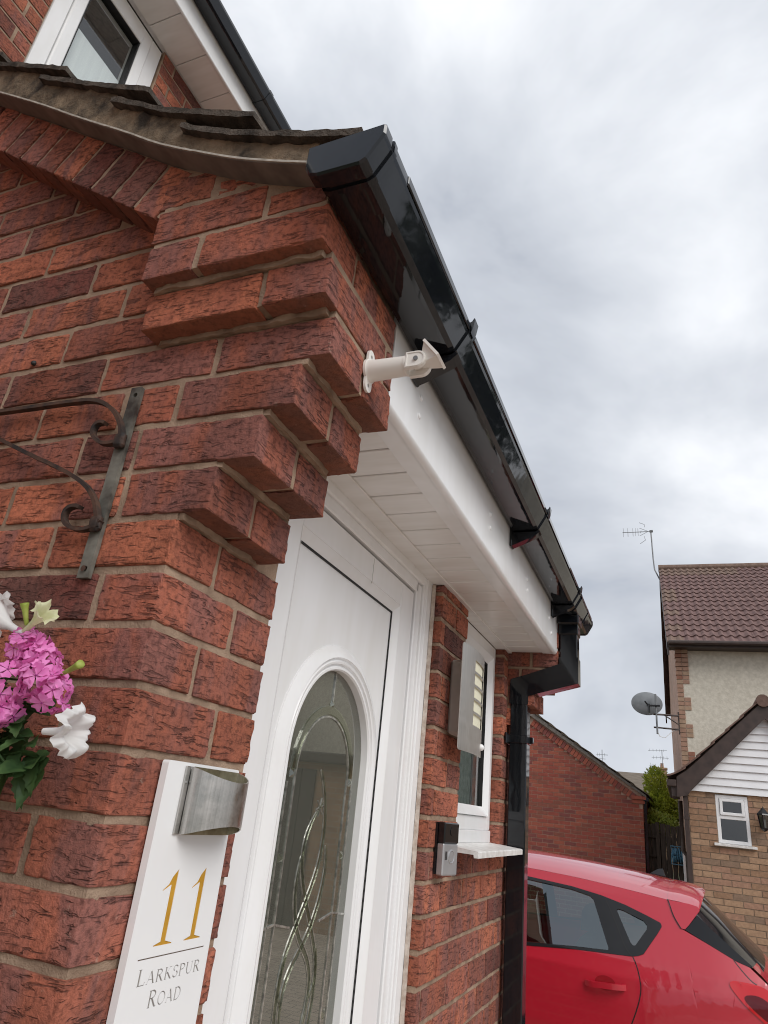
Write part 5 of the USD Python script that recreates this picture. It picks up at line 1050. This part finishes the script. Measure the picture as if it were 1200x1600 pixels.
part(bh, 'eaves_gutter', cat(box(0.445, 0.565, BY - 0.14, 13.4, 0.70, 0.79, 0.01), box(0.50, 0.60, BY - 0.10, BY + 0.6, 0.57, 0.72, 0.01)), BARGE)
part(bh, 'downpipe', cat(box(0.640, 0.698, BY - 0.06, BY - 0.004, -Z0, 0.60, 0.006), box(0.632, 0.706, BY - 0.066, BY, 0.30, 0.33), box(0.632, 0.706, BY - 0.066, BY, -0.7, -0.67)), BARGE)
part(bh, 'side_soil_pipe', tube([(0.60, BY + 0.5, 0.55), (0.60, BY + 0.5, -0.10), (0.66, BY + 0.5, -0.17), (0.66, BY + 0.5, -1.6)], 0.035, 10), BARGE, smooth=40)
bwin = part(bh, 'window', cat(box(1.04, 1.085, BY + 0.004, BY + 0.07, 0.055, 0.650, 0.004), box(1.39, 1.432, BY + 0.004, BY + 0.07, 0.055, 0.650, 0.004), box(1.08, 1.395, BY + 0.004, BY + 0.07, 0.055, 0.098, 0.004), box(1.08, 1.395, BY + 0.004, BY + 0.07, 0.608, 0.650, 0.004), box(1.08, 1.395, BY + 0.004, BY + 0.07, 0.352, 0.398, 0.004)), UPVC)
part(bwin, 'top_light', cat(box(1.088, 1.125, BY - 0.012, BY + 0.05, 0.400, 0.606, 0.004), box(1.350, 1.387, BY - 0.012, BY + 0.05, 0.400, 0.606, 0.004), box(1.12, 1.355, BY - 0.012, BY + 0.05, 0.400, 0.437, 0.004), box(1.12, 1.355, BY - 0.012, BY + 0.05, 0.570, 0.606, 0.004)), UPVC)
part(bwin, 'pane', box(1.122, 1.353, BY + 0.012, BY + 0.016, 0.435, 0.572), DGLASS); part(bwin, 'pane', box(1.085, 1.39, BY + 0.03, BY + 0.034, 0.098, 0.352), DGLASS)
part(bwin, 'room_behind', cat(box(1.0, 1.5, BY + 0.5, BY + 0.52, 0, 0.7), box(0.99, 1.0, BY + 0.1, BY + 0.5, 0, 0.7), box(1.5, 1.51, BY + 0.1, BY + 0.5, 0, 0.7)), DARKROOM)
part(bwin, 'sill', box(0.985, 1.49, BY - 0.055, BY + 0.06, 0.018, 0.052, 0.005), SILL_W)
# wall lantern
ln_ = thing('wall_lantern', 'black carriage lantern on the brown brick wall right of its window', 'lantern', (1.595, BY, 0.38))
lx, ly = 1.592, BY - 0.13
part(ln_, 'wall_arm', cat(box(lx - 0.03, lx + 0.03, BY - 0.02, BY - 0.001, 0.26, 0.42, 0.005), tube([(lx, BY - 0.01, 0.30), (lx, BY - 0.08, 0.25), (lx, ly, 0.27)], 0.010, 8)), BELL_B)
hexr = lambda r, z: [(lx + r * math.cos(a), ly + r * math.sin(a), z) for a in np.arange(6) * math.pi / 3 + 0.26]
part(ln_, 'cap', cat(trimesh.convex.convex_hull(np.array(hexr(0.085, 0.44) + hexr(0.078, 0.455) + hexr(0.018, 0.52))), tube([(lx, ly, 0.515), (lx, ly, 0.545)], [0.01, 0.004], 8), trimesh.convex.convex_hull(np.array(hexr(0.05, 0.275) + hexr(0.055, 0.288) + hexr(0.02, 0.25)))), BELL_B)
part(ln_, 'lantern_bars', cat(*[rod(p, q, 0.006, 6) for p, q in zip(hexr(0.052, 0.285), hexr(0.075, 0.445))]), BELL_B)
part(ln_, 'lantern_glass', trimesh.convex.convex_hull(np.array(hexr(0.048, 0.287) + hexr(0.070, 0.442))), DGLASS)
part(ln_, 'bulb', cat(rod((lx, ly, 0.285), (lx, ly, 0.39), 0.018, 10)), PLAQUE, smooth=40)

# ---- tall rendered house behind
TY, TA = 13.5, 0.022; TP = np.array([0.68, TY, 0.0])
tall = thing('rendered_house', 'tall cream rendered house with brick quoins and brown pantile roof', 'house', (4.0, 18.0, -Z0))
def tw(m): return turn(m, TP, TA)
RENDER = noisy('cream_render', (0.56, 0.51, 0.42), (0.69, 0.635, 0.535), scale=14, rough=0.95, bump=0.7, bscale=22, dist=0.01)
FLANK = house_brick('pink_flank_brick', (0.40, 0.235, 0.165), (0.33, 0.19, 0.135), (0.36, 0.28, 0.21))
TX1, DEP = 7.4, 8.5; RZ, EZ = 6.50, 3.44
part(tall, 'front_wall', tw(box(0.72, TX1, TY, TY + 0.25, -Z0, 3.42)), RENDER)
part(tall, 'gable_wall', tw(extr(Polygon([(TY + 0.01, -Z0), (TY + DEP, -Z0), (TY + DEP, 3.4), (TY + DEP / 2, 6.2), (TY + 0.01, 3.4)]), 'x', 0.681, 0.90)), FLANK)
part(tall, 'other_walls', tw(cat(box(0.9, TX1, TY + DEP - 0.2, TY + DEP, -Z0, 3.4), extr(Polygon([(TY + 0.01, -Z0), (TY + DEP, -Z0), (TY + DEP, 3.4), (TY + DEP / 2, 6.2), (TY + 0.01, 3.4)]), 'x', TX1 - 0.2, TX1))), FLANK)
QB = [noisy('quoin_brick_' + n_, tuple(0.8 * x for x in c_), c_, scale=16, rough=0.9) for n_, c_ in (('pink', (0.40, 0.235, 0.165)), ('tan', (0.42, 0.28, 0.19)), ('red', (0.33, 0.15, 0.10)))]
qn = part(tall, 'quoins', tw(box(0.684, 0.78, TY - 0.004, TY + 0.1, 0.8, 3.40)), BMORT)
for r in range(int(2.0 / 0.0805) + 8):
    z0 = 0.80 + 0.0805 * r; z1 = z0 + 0.068
    if z1 > 3.42: break
    up_ = r >= 25
    wide = 0.905 if (up_ or (r // 3) % 2 == 0) else 0.795
    cb_ = 0.0 if r < 26 else 0.012 * (r - 25)
    cut = [0.680 - 0.01 * (r >= 26), 0.79 if r % 2 == 0 else 0.735, wide] if wide > 0.85 else [0.680, 0.795]
    if wide > 0.85 and r % 2: cut = [0.680, 0.79, wide]
    for a, b in zip(cut[:-1], cut[1:]): part(qn, 'brick', tw(cuboid(a, b - 0.006, TY - 0.012 - cb_, TY + 0.1, z0, z1)), QB[g2.choice(3, p=[0.45, 0.4, 0.15])])
ang = math.atan2(RZ - EZ, 4.55); ca, sa = math.cos(ang), math.sin(ang)
EY = TY - 0.30
def slope_pt(x, s_, h_): return (x, EY + s_ * ca - h_ * sa, EZ + s_ * sa + h_ * ca)
def ptile(x0, s0, gl_=0.335, w_=0.30):
    n_ = 13; xs_ = np.linspace(0, w_ + 0.004, n_); pr_ = 0.030 * np.clip(np.cos((xs_ / 0.15 - 0.5) * 2 * math.pi) * 0.75 + 0.25, -0.2, 1) ; V, F = [], []
    for (s_, lift, th_) in ((s0, 0.026, 0), (s0, 0.026, 0.016), (s0 + gl_ + 0.02, 0.0, 0.016)):
        for x, p in zip(xs_, pr_): V.append(slope_pt(x0 + x, s_, p + lift + th_))
    for i in range(2):
        for j in range(n_ - 1):
            a = i * n_ + j; F += [(a, a + 1, a + n_ + 1), (a, a + n_ + 1, a + n_)]
    return trimesh.Trimesh(V, F, process=False)
PANT = noisy('brown_pantile', (0.125, 0.068, 0.060), (0.19, 0.110, 0.098), scale=7, rough=0.8, bump=0.25); PANT2 = noisy('weathered_pantile', (0.135, 0.082, 0.062), (0.21, 0.14, 0.105), scale=12, rough=0.85)
rs_ = part(tall, 'roof', tw(cat(trimesh.Trimesh([slope_pt(0.55, -0.0, 0.0), slope_pt(TX1 + 0.1, 0, 0), slope_pt(TX1 + 0.1, 5.48, 0), slope_pt(0.55, 5.48, 0)], [(0, 1, 2), (0, 2, 3)], process=False),
     trimesh.Trimesh([(0.55, EY + 4.55, RZ + 0.02), (TX1 + 0.1, EY + 4.55, RZ + 0.02), (TX1 + 0.1, EY + 9.1, EZ), (0.55, EY + 9.1, EZ)], [(0, 1, 2), (0, 2, 3)], process=False))), PANT)
rest = []
for i in range(17):
    for j in range(23):
        m = ptile(0.545 + 0.3 * j + g2.normal(0, 0.002), -0.04 + 0.322 * i + g2.normal(0, 0.002))
        if j < 9: part(rs_, 'pantile', tw(m), PANT2 if (i >= 15 and j < 6) or (j == 0 and g2.random() < 0.4) else PANT, smooth=35)
        else: rest.append(m)
part(rs_, 'pantile_field', tw(cat(*rest)), PANT, smooth=35, kind='stuff')
part(tall, 'ridge_tiles', tw(tube([(0.53, EY + 4.55, RZ + 0.03), (TX1 + 0.1, EY + 4.55, RZ + 0.03)], 0.10, 12)), PANT2, smooth=30)
part(tall, 'eaves_fascia', tw(cat(box(0.55, TX1, EY - 0.01, EY + 0.02, 3.36, 3.48), box(0.56, TX1, EY + 0.02, TY, 3.36, 3.38))), BARGE)
part(tall, 'eaves_gutter', tw(cat(box(0.56, TX1, EY - 0.12, EY - 0.012, 3.395, 3.465, 0.02))), BARGE)
for s_ in (1, -1):
    yc = EY + 4.55; V2 = [(yc - s_ * 4.55, EZ - 0.02), (yc - s_ * 4.55, EZ - 0.24), (yc, RZ - 0.24), (yc, RZ - 0.0)]
    part(tall, 'bargeboard', tw(extr(Polygon(V2), 'x', 0.540, 0.572)), BARGE)
# satellite dish on the corner
sd = thing('satellite_dish', 'grey satellite dish on brown arms at the corner of the rendered house', 'satellite dish', (0.66, TY - 0.1, 2.0))
YD = TY - 0.15
part(sd, 'wall_arms', cat(box(0.655, 0.678, YD + 0.1, YD + 0.135, 1.80, 2.20, 0.004), rod((0.668, YD + 0.11, 2.13), (0.235, YD, 2.125), 0.017, 8), rod((0.668, YD + 0.11, 1.885), (0.235, YD, 1.89), 0.015, 8), rod((0.655, YD + 0.11, 1.98), (0.43, YD + 0.05, 2.12), 0.012, 8)), BARGE)
part(sd, 'mast', rod((0.29, YD - 0.02, 1.77), (0.29, YD - 0.02, 2.49), 0.017, 10), noisy('galvanised', (0.16, 0.165, 0.17), (0.24, 0.245, 0.25), rough=0.5, metallic=0.5))
DG = noisy('dish_grey', (0.20, 0.215, 0.23), (0.25, 0.265, 0.28), rough=0.5)
dn = np.array([-0.30, 0.93, 0.22]); dn /= np.linalg.norm(dn); da, db_, _ = frame_of(dn); V, F = [], []; dc = np.array([0.145, YD + 0.06, 2.318])
hz_ = np.cross(dn, [0, 0, 1]); hz_ /= np.linalg.norm(hz_); vt_ = np.cross(hz_, dn)
for i in range(9):
    for j in range(36):
        r_ = i / 8; a = j / 36 * 2 * math.pi; V.append(dc + hz_ * 0.29 * r_ * math.cos(a) + vt_ * 0.212 * r_ * math.sin(a) + dn * (0.05 * r_ * r_))
for i in range(8):
    for j in range(36):
        p, q = i * 36 + j, i * 36 + (j + 1) % 36; F += [(p, q, q + 36), (p, q + 36, p + 36)]
part(sd, 'dish', trimesh.Trimesh(V, F, process=False), DG, smooth=True)
part(sd, 'receiver_arm', cat(rod((0.13, YD - 0.05, 2.27), (0.36, YD - 0.04, 2.275), 0.018, 8), rod((0.165, YD - 0.06, 2.14), (0.165, YD - 0.06, 2.30), 0.022, 8), rod((0.14, YD - 0.07, 2.29), (0.10, YD - 0.1, 2.34), 0.014, 8)), BELL_B)
part(sd, 'cable', tube([(0.30, YD - 0.02, 1.80), (0.33, YD, 1.73), (0.42, YD + 0.03, 1.72), (0.55, YD + 0.10, 1.85), (0.665, YD + 0.12, 1.88)], 0.006, 6), SILL_W)
# aerial on the ridge
ALU = noisy('aerial_metal', (0.16, 0.16, 0.165), (0.24, 0.24, 0.245), rough=0.5, metallic=0.4)
ta = thing('tv_aerial', 'long thin television aerial on a cranked mast at the ridge of the rendered house', 'aerial', (0.47, 17.7, 6.2))
AY = 17.7
part(ta, 'mast', tube([(0.56, AY, 5.9), (0.46, AY, 6.2), (0.345, AY, 6.49), (0.325, AY, 6.8), (0.305, AY, 7.62)], 0.017, 8), ALU, smooth=30)
part(ta, 'boom', rod((-0.42, AY, 7.585), (0.36, AY, 7.585), 0.009, 6), ALU)
for x_, h_ in ((-0.40, 0.13), (-0.28, 0.125), (-0.15, 0.12), (-0.08, 0.115), (-0.02, 0.11)): part(ta, 'director', rod((x_, AY, 7.585 - h_), (x_, AY, 7.585 + h_), 0.005, 5), ALU)
part(ta, 'reflector', cat(*[rod(p, q, 0.006, 5) for p, q in (((0.02, AY, 7.70), (0.22, AY, 7.60)), ((0.02, AY, 7.47), (0.22, AY, 7.58)), ((0.02, AY, 7.86), (0.15, AY, 7.80)), ((0.15, AY, 7.80), (0.15, AY, 7.72)), ((0.02, AY, 7.24), (0.16, AY, 7.34)), ((0.16, AY, 7.34), (0.13, AY, 7.46)), ((0.04, AY, 7.55), (0.06, AY, 7.62)))], box(0.27, 0.36, AY - 0.03, AY + 0.03, 7.56, 7.62, 0.01)), ALU)

# ---- red brick gable (garage) across the drive
GRY = 15.0
ga = thing('red_brick_garage', 'red brick gable end across the drive, behind the red car', 'garage', (-2.34, GRY + 2.5, -Z0))
slope_g = (2.34 - 0.83) / (2.34 - 0.04)
def gtop(x): return 2.25 - slope_g * abs(x + 2.34)
gw = part(ga, 'gable_wall', extr(Polygon([(-4.58, -Z0), (-0.097, -Z0), (-0.097, gtop(-0.097)), (-2.34, 2.24), (-4.58, gtop(-4.58))]), 'y', GRY + 0.007, GRY + 0.25), noisy('garage_mortar', (0.40, 0.27, 0.20), (0.50, 0.35, 0.27), scale=10, rough=0.95))
GB = [noisy('garage_brick_' + n_, tuple(0.75 * x for x in c_), c_, scale=18, rough=0.9) for n_, c_ in (('red', (0.33, 0.080, 0.056)), ('orange', (0.38, 0.105, 0.066)), ('purple', (0.24, 0.072, 0.060)), ('brown', (0.28, 0.088, 0.060)))]
bl = []
for r in range(14, 60):
    z0 = -Z0 + 0.075 * r + 0.005; z1 = z0 + 0.065; x = -2.52 - (0.1125 if r % 2 else 0)
    while x < -0.10:
        a, b = x + 0.005, min(x + 0.22, -0.09); xm = b if b > -2.34 else a
        if z1 < gtop(xm) - 0.19 and b - a > 0.03: bl.append((a, b, z0, z1))
        x += 0.225
bl.sort(key=lambda q: -q[3]); joined = []
for i, (a, b, z0, z1) in enumerate(bl):
    m = cuboid(a, b, GRY + g2.uniform(-0.002, 0.002), GRY + 0.1, z0, z1)
    if i < 285: part(gw, 'brick', m, GB[g2.choice(4, p=[0.36, 0.26, 0.18, 0.2])])
    else: joined.append(m)
if joined: part(gw, 'brick_courses', cat(*joined), GB[0], kind='stuff')
part(gw, 'lower_courses', cat(box(-4.58, -0.09, GRY + 0.002, GRY + 0.1, -Z0, -0.602)), OWN_FAR, kind='stuff')
# raking brick-on-edge course, kneeler and roof
rk = np.array([2.30, -1.51]); rk /= np.linalg.norm(rk); rn = np.array([-rk[1], rk[0]])
for i in range(36):
    q = np.array([-2.34, 2.02]) + rk * (0.077 * i)
    if q[0] > -0.22: break
    pg = Polygon([q, q + rk * 0.066, q + rk * 0.066 + rn * 0.13, q + rn * 0.13]); part(ga, 'verge_brick', extr(pg, 'y', GRY - 0.025 - 0.004 * (i % 2), GRY + 0.05), GB[g2.choice(4)])
for i, (x0_, z0_) in enumerate(((-0.30, 0.615), (-0.30, 0.69))):
    part(ga, 'kneeler_brick', cat(cuboid(x0_, x0_ + 0.215, GRY - 0.03 - 0.025 * i, GRY + 0.1, z0_, z0_ + 0.065), cuboid(x0_ + 0.22, x0_ + 0.245 + 0.03 * i, GRY - 0.03 - 0.025 * i, GRY + 0.1, z0_, z0_ + 0.065)), GB[1])
GT = noisy('garage_roof_tile', (0.065, 0.05, 0.036), (0.13, 0.10, 0.07), scale=6, rough=0.95, bump=0.5)
part(ga, 'roof', cat(*[extr(Polygon([(-2.34, 2.30), (-2.34 + sx * 2.32, 2.30 - slope_g * 2.32), (-2.34 + sx * 2.32, 2.255 - slope_g * 2.32), (-2.34, 2.20)]), 'y', GRY - 0.07, GRY + 5.2) for sx in (1, -1)]), BOARD)
for i in range(9):
    a = 2.36 - 0.272 * i; pg = [(-2.34 + a, 2.30 - slope_g * a + 0.035), (-2.34 + a, 2.30 - slope_g * a + 0.055), (-2.34 + a - 0.33, 2.30 - slope_g * (a - 0.33) + 0.022), (-2.34 + a - 0.33, 2.30 - slope_g * (a - 0.33) + 0.002)]
    if pg[2][0] < -2.34: pg[2], pg[3] = (-2.34, 2.33), (-2.34, 2.305)
    part(ga, 'verge_tile', extr(Polygon(pg).buffer(0), 'y', GRY - 0.09, GRY + 5.2), GT)
part(ga, 'other_walls', cat(box(-0.3, -0.099, GRY + 0.25, GRY + 5, -Z0, 0.7), box(-4.58, -4.38, GRY + 0.25, GRY + 5, -Z0, 0.7), box(-4.38, -0.3, GRY + 4.8, GRY + 5, -Z0, 0.7)), OWN_FAR)
part(ga, 'gutter', cat(box(-0.08, 0.03, GRY - 0.03, GRY + 5, 0.66, 0.74, 0.01), box(-0.075, -0.02, GRY + 0.02, GRY + 0.08, -Z0, 0.68, 0.006)), BELL_B)

# ---- fence and gate between the garage and the brown extension
WOOD = noisy('weathered_fence_board', (0.028, 0.021, 0.016), (0.080, 0.060, 0.046), scale=9, rough=0.9, stretch=(6, 6, 0.5), bump=0.4); CONC = noisy('concrete_post_grey', (0.26, 0.25, 0.22), (0.36, 0.345, 0.31), scale=12, rough=0.9)
fe = thing('timber_gate', 'dark weathered timber gate and fence between garage and brown extension', 'gate', (0.2, 15.3, -Z0))
FYY = 15.25
part(fe, 'post', box(-0.195, -0.155, FYY - 0.06, FYY + 0.02, -Z0, 0.44, 0.004), CONC, label='pale concrete post')
part(fe, 'post', box(0.115, 0.185, FYY - 0.06, FYY + 0.02, -Z0, 0.31, 0.004), WOOD)
for x_ in np.arange(-0.15, 0.10, 0.092): part(fe, 'board', box(x_, x_ + 0.086, FYY, FYY + 0.02, -Z0 + 0.05, 0.27 + g2.uniform(-0.03, 0.02), 0.003), WOOD)
for z_ in (0.02, -0.32, -0.66, -1.2): part(fe, 'rail', box(-0.155, 0.115, FYY - 0.045, FYY, z_, z_ + 0.05, 0.004), WOOD)
for x_ in np.arange(0.20, 0.66, 0.098): part(fe, 'board', box(x_, x_ + 0.093, FYY - 0.03, FYY - 0.005, -Z0 + 0.06, 0.27 + g2.uniform(-0.015, 0.03), 0.003), WOOD)
part(fe, 'rail', box(0.20, 0.66, FYY - 0.005, FYY + 0.03, 0.0, 0.06), WOOD)
hr = thing('hose_reel', 'blue garden hose wound on a reel on the dark gate', 'hose reel', (0.47, 15.05, -0.4))
BLUE = noisy('blue_hose', (0.035, 0.125, 0.21), (0.10, 0.24, 0.34), scale=30, rough=0.5)
cl_ = []
for k in range(7):
    t = np.linspace(0, 2 * math.pi, 26); x_ = 0.40 + 0.026 * k; rr = 0.115 + 0.010 * (k % 2); cl_.append(tube(np.c_[np.full(26, x_) + 0.018 * np.sin(t * 0.5 + k), 15.08 + rr * np.cos(t), -0.245 + rr * np.sin(t)], 0.0115, 6, caps=False))
part(hr, 'hose', cat(*cl_), BLUE, smooth=True)
part(hr, 'reel_frame', cat(tube([(0.375, 14.95, -0.09), (0.60, 14.95, -0.09)], 0.009, 6), tube([(0.375, 14.95, -0.40), (0.60, 14.95, -0.40)], 0.009, 6), rod((0.38, 15.08, -0.245), (0.59, 15.08, -0.245), 0.04, 12), *[tube([(x_, 15.20, -0.10), (x_, 14.95, -0.09), (x_, 14.93, -0.245), (x_, 14.95, -0.40), (x_, 15.20, -0.40)], 0.008, 6) for x_ in (0.385, 0.59)]), BLUE, smooth=30)
whp = thing('white_gate_post', 'thin white post between the dark gate and the brown downpipe', 'post', (0.605, 14.4, -Z0)); part(whp, 'post', box(0.585, 0.628, 14.40, 14.46, -Z0, -0.02, 0.004), UPVC); part(whp, 'post_cap', box(0.578, 0.635, 14.393, 14.467, -0.02, 0.0, 0.004), UPVC)

# ---- shrubs behind the gate
def foliage(center, rad, n, size, g, lump=7, elong=2.2):
    """Leaf faces spread through overlapping clumps inside an ellipsoid, thinner towards the outside."""
    center, rad = np.array(center), np.array(rad); cs = [center + rad * 0.82 * (lambda d: d / np.linalg.norm(d) * g.uniform(0.35, 0.95))(g.normal(0, 1, 3)) for _ in range(lump)] + [center]
    V, F = [], []
    for k in range(n):
        c_ = cs[g.integers(len(cs))]; d = g.normal(0, 1, 3); d /= np.linalg.norm(d); p = c_ + rad * 0.40 * d * g.uniform(0.25, 1.0) ** 0.45
        a = g.normal(0, 1, 3) + d * 0.8 + np.array([0, 0, 0.5]); a /= np.linalg.norm(a); b = np.cross(a, g.normal(0, 1, 3)); b /= np.linalg.norm(b); s_ = size * g.uniform(0.6, 1.3)
        o = len(V); V += [p, p + a * s_ * elong * 0.5 + b * s_ * 0.4, p + a * s_ * elong, p + a * s_ * elong * 0.5 - b * s_ * 0.4]; F += [(o, o + 1, o + 2), (o, o + 2, o + 3)]
    return trimesh.Trimesh(V, F, process=False)
def shrub(name, label, c_, rad, n, size, m, seed, category='shrub'):
    g = np.random.default_rng(seed); t = thing(name, label, category, (c_[0], c_[1], -Z0))
    part(t, 'foliage', foliage(c_, rad, n, size, g, 16), m)
    for k in range(5):
        q = np.array(c_) + np.array(rad) * g.normal(0, 0.35, 3); part(t, 'stem', tube([(c_[0] + 0.05 * k - 0.1, c_[1], -Z0), ((c_[0] + q[0]) / 2, c_[1], (q[2] - Z0) / 2), q], [0.03, 0.022, 0.008], 6), WOOD)
G1 = leafy('conifer_green', (0.24, 0.31, 0.03), (0.62, 0.64, 0.08), 0.5, 2.2); G2 = leafy('lime_shrub', (0.22, 0.30, 0.04), (0.50, 0.55, 0.11), 0.45, 5.0); G3 = leafy('dark_tree', (0.02, 0.04, 0.012), (0.05, 0.08, 0.025), 0.2, 2.0)
shrub('tall_shrub', 'tall yellow-green feathery shrub behind the timber gate', (0.10, 18.0, 0.60), (0.66, 0.6, 0.90), 13000, 0.038, G1, 3)
shrub('low_shrub', 'low lime green leafy shrub spilling over the top of the timber gate', (0.18, 16.0, 0.30), (0.42, 0.35, 0.26), 1700, 0.034, G2, 4)
# ---- distant bungalow with chimney and aerial, and a tree
fb = thing('distant_bungalow', 'distant low brown roof with brick chimney beyond the shrubs', 'house', (0, 48, -Z0))
part(fb, 'wall', box(-9, 7, 44.5, 52, -Z0, 1.6), BUFF_FAR)
FRT = noisy('weathered_grey_tile', (0.12, 0.095, 0.072), (0.20, 0.165, 0.13), scale=2.5, rough=0.95, stretch=(1, 1, 12))
part(fb, 'roof', extr(Polygon([(43.9, 1.45), (48.2, 3.62), (52.5, 1.45)]), 'x', -9.4, 7.4), FRT)
ch = part(fb, 'chimney', cat(box(-0.62, -0.06, 47.9, 48.5, 3.2, 3.98), box(-0.67, -0.01, 47.85, 48.55, 3.93, 4.03)), BUFF_FAR)
part(ch, 'chimney_pot', lathe([(0.08, 4.02), (0.11, 4.05), (0.09, 4.28), (0.11, 4.30), (0.0, 4.30)], 14, (-0.32, 48.2, 0)), BROWNS[2])
a2 = thing('chimney_aerial', 'tiny television aerial standing on the distant chimney', 'aerial', (-0.30, 48.2, 4.0))
part(a2, 'mast', rod((-0.28, 48.1, 3.9), (-0.28, 48.1, 5.1), 0.018, 6), ALU); part(a2, 'boom', cat(rod((-1.1, 48.1, 5.02), (0.02, 48.1, 5.08), 0.012, 5), rod((-0.9, 48.1, 4.62), (0.1, 48.1, 4.62), 0.012, 5), *[rod((x_, 48.1, 4.95 + 0.03), (x_, 48.1, 5.13), 0.009, 5) for x_ in np.arange(-1.0, 0.0, 0.2)], *[rod((x_, 48.1, 4.52), (x_, 48.1, 4.72), 0.009, 5) for x_ in np.arange(-0.8, 0.1, 0.2)]), ALU)
a3 = thing('rooftop_aerial', 'tiny distant aerial showing just above the garage roof slope', 'aerial', (-3.8, 47, 3.0))
part(a3, 'mast', rod((-3.8, 46.9, 2.9), (-3.8, 46.9, 4.75), 0.02, 6), ALU); part(a3, 'boom', cat(rod((-4.15, 46.9, 4.45), (-3.45, 46.9, 4.45), 0.014, 5), rod((-4.0, 46.9, 4.2), (-3.6, 46.9, 4.2), 0.012, 5), *[rod((x_, 46.9, 4.35), (x_, 46.9, 4.55), 0.01, 5) for x_ in np.arange(-4.1, -3.5, 0.15)]), ALU)
dt = thing('distant_tree', 'small dark distant tree top left of the chimney', 'tree', (-0.95, 53, -Z0)); gg = np.random.default_rng(9)
part(dt, 'trunk', tube([(-1.0, 53.5, -Z0), (-1.0, 53.5, 2.5)], [0.2, 0.08], 8), WOOD); part(dt, 'crown', foliage((-1.0, 53.5, 3.35), (0.55, 0.6, 1.35), 900, 0.10, gg, 8), G3)
G4 = leafy('broad_tree_leaf', (0.025, 0.05, 0.014), (0.07, 0.11, 0.03), 0.25, 2.0)
for k_, (tx, ty_, th_, lab_) in enumerate(((10.6, 9.8, 4.6, 'broad green tree right of the frame nearest the porch, mirrored in the gutter'), (9.4, 13.6, 3.6, 'smaller green tree right of the frame behind the flat roofed garage'))):
    gt = np.random.default_rng(60 + k_); t_ = thing('garden_tree', lab_, 'tree', (tx, ty_, -Z0))
    part(t_, 'trunk', tube([(tx, ty_, -Z0), (tx + 0.1, ty_, -0.3), (tx, ty_ + 0.1, th_ * 0.55)], [0.16, 0.12, 0.05], 8), WOOD)
    part(t_, 'crown', foliage((tx, ty_, th_ * 0.5), (1.7, 1.7, th_ * 0.5), 3200, 0.13, gt, 12), G4)
# ---- low garage to the right, outside the frame, that the door glass mirrors
lo = thing('brown_garage', 'low flat-roofed brown brick garage right of the frame, mirrored in the front door glass', 'garage', (6.5, 11.0, -Z0))
part(lo, 'wall', box(3.6, 9.5, 9.2, 13.0, -Z0, 0.55), BUFF_FAR); part(lo, 'roof', box(3.45, 9.65, 9.05, 13.1, 0.55, 0.70, 0.02), BARGE)
part(lo, 'garage_door', cat(*[box(4.3 + 0.24 * k, 4.53 + 0.24 * k, 9.17, 9.20, -Z0 + 0.02, 0.45, 0.006) for k in range(9)]), BARGE)
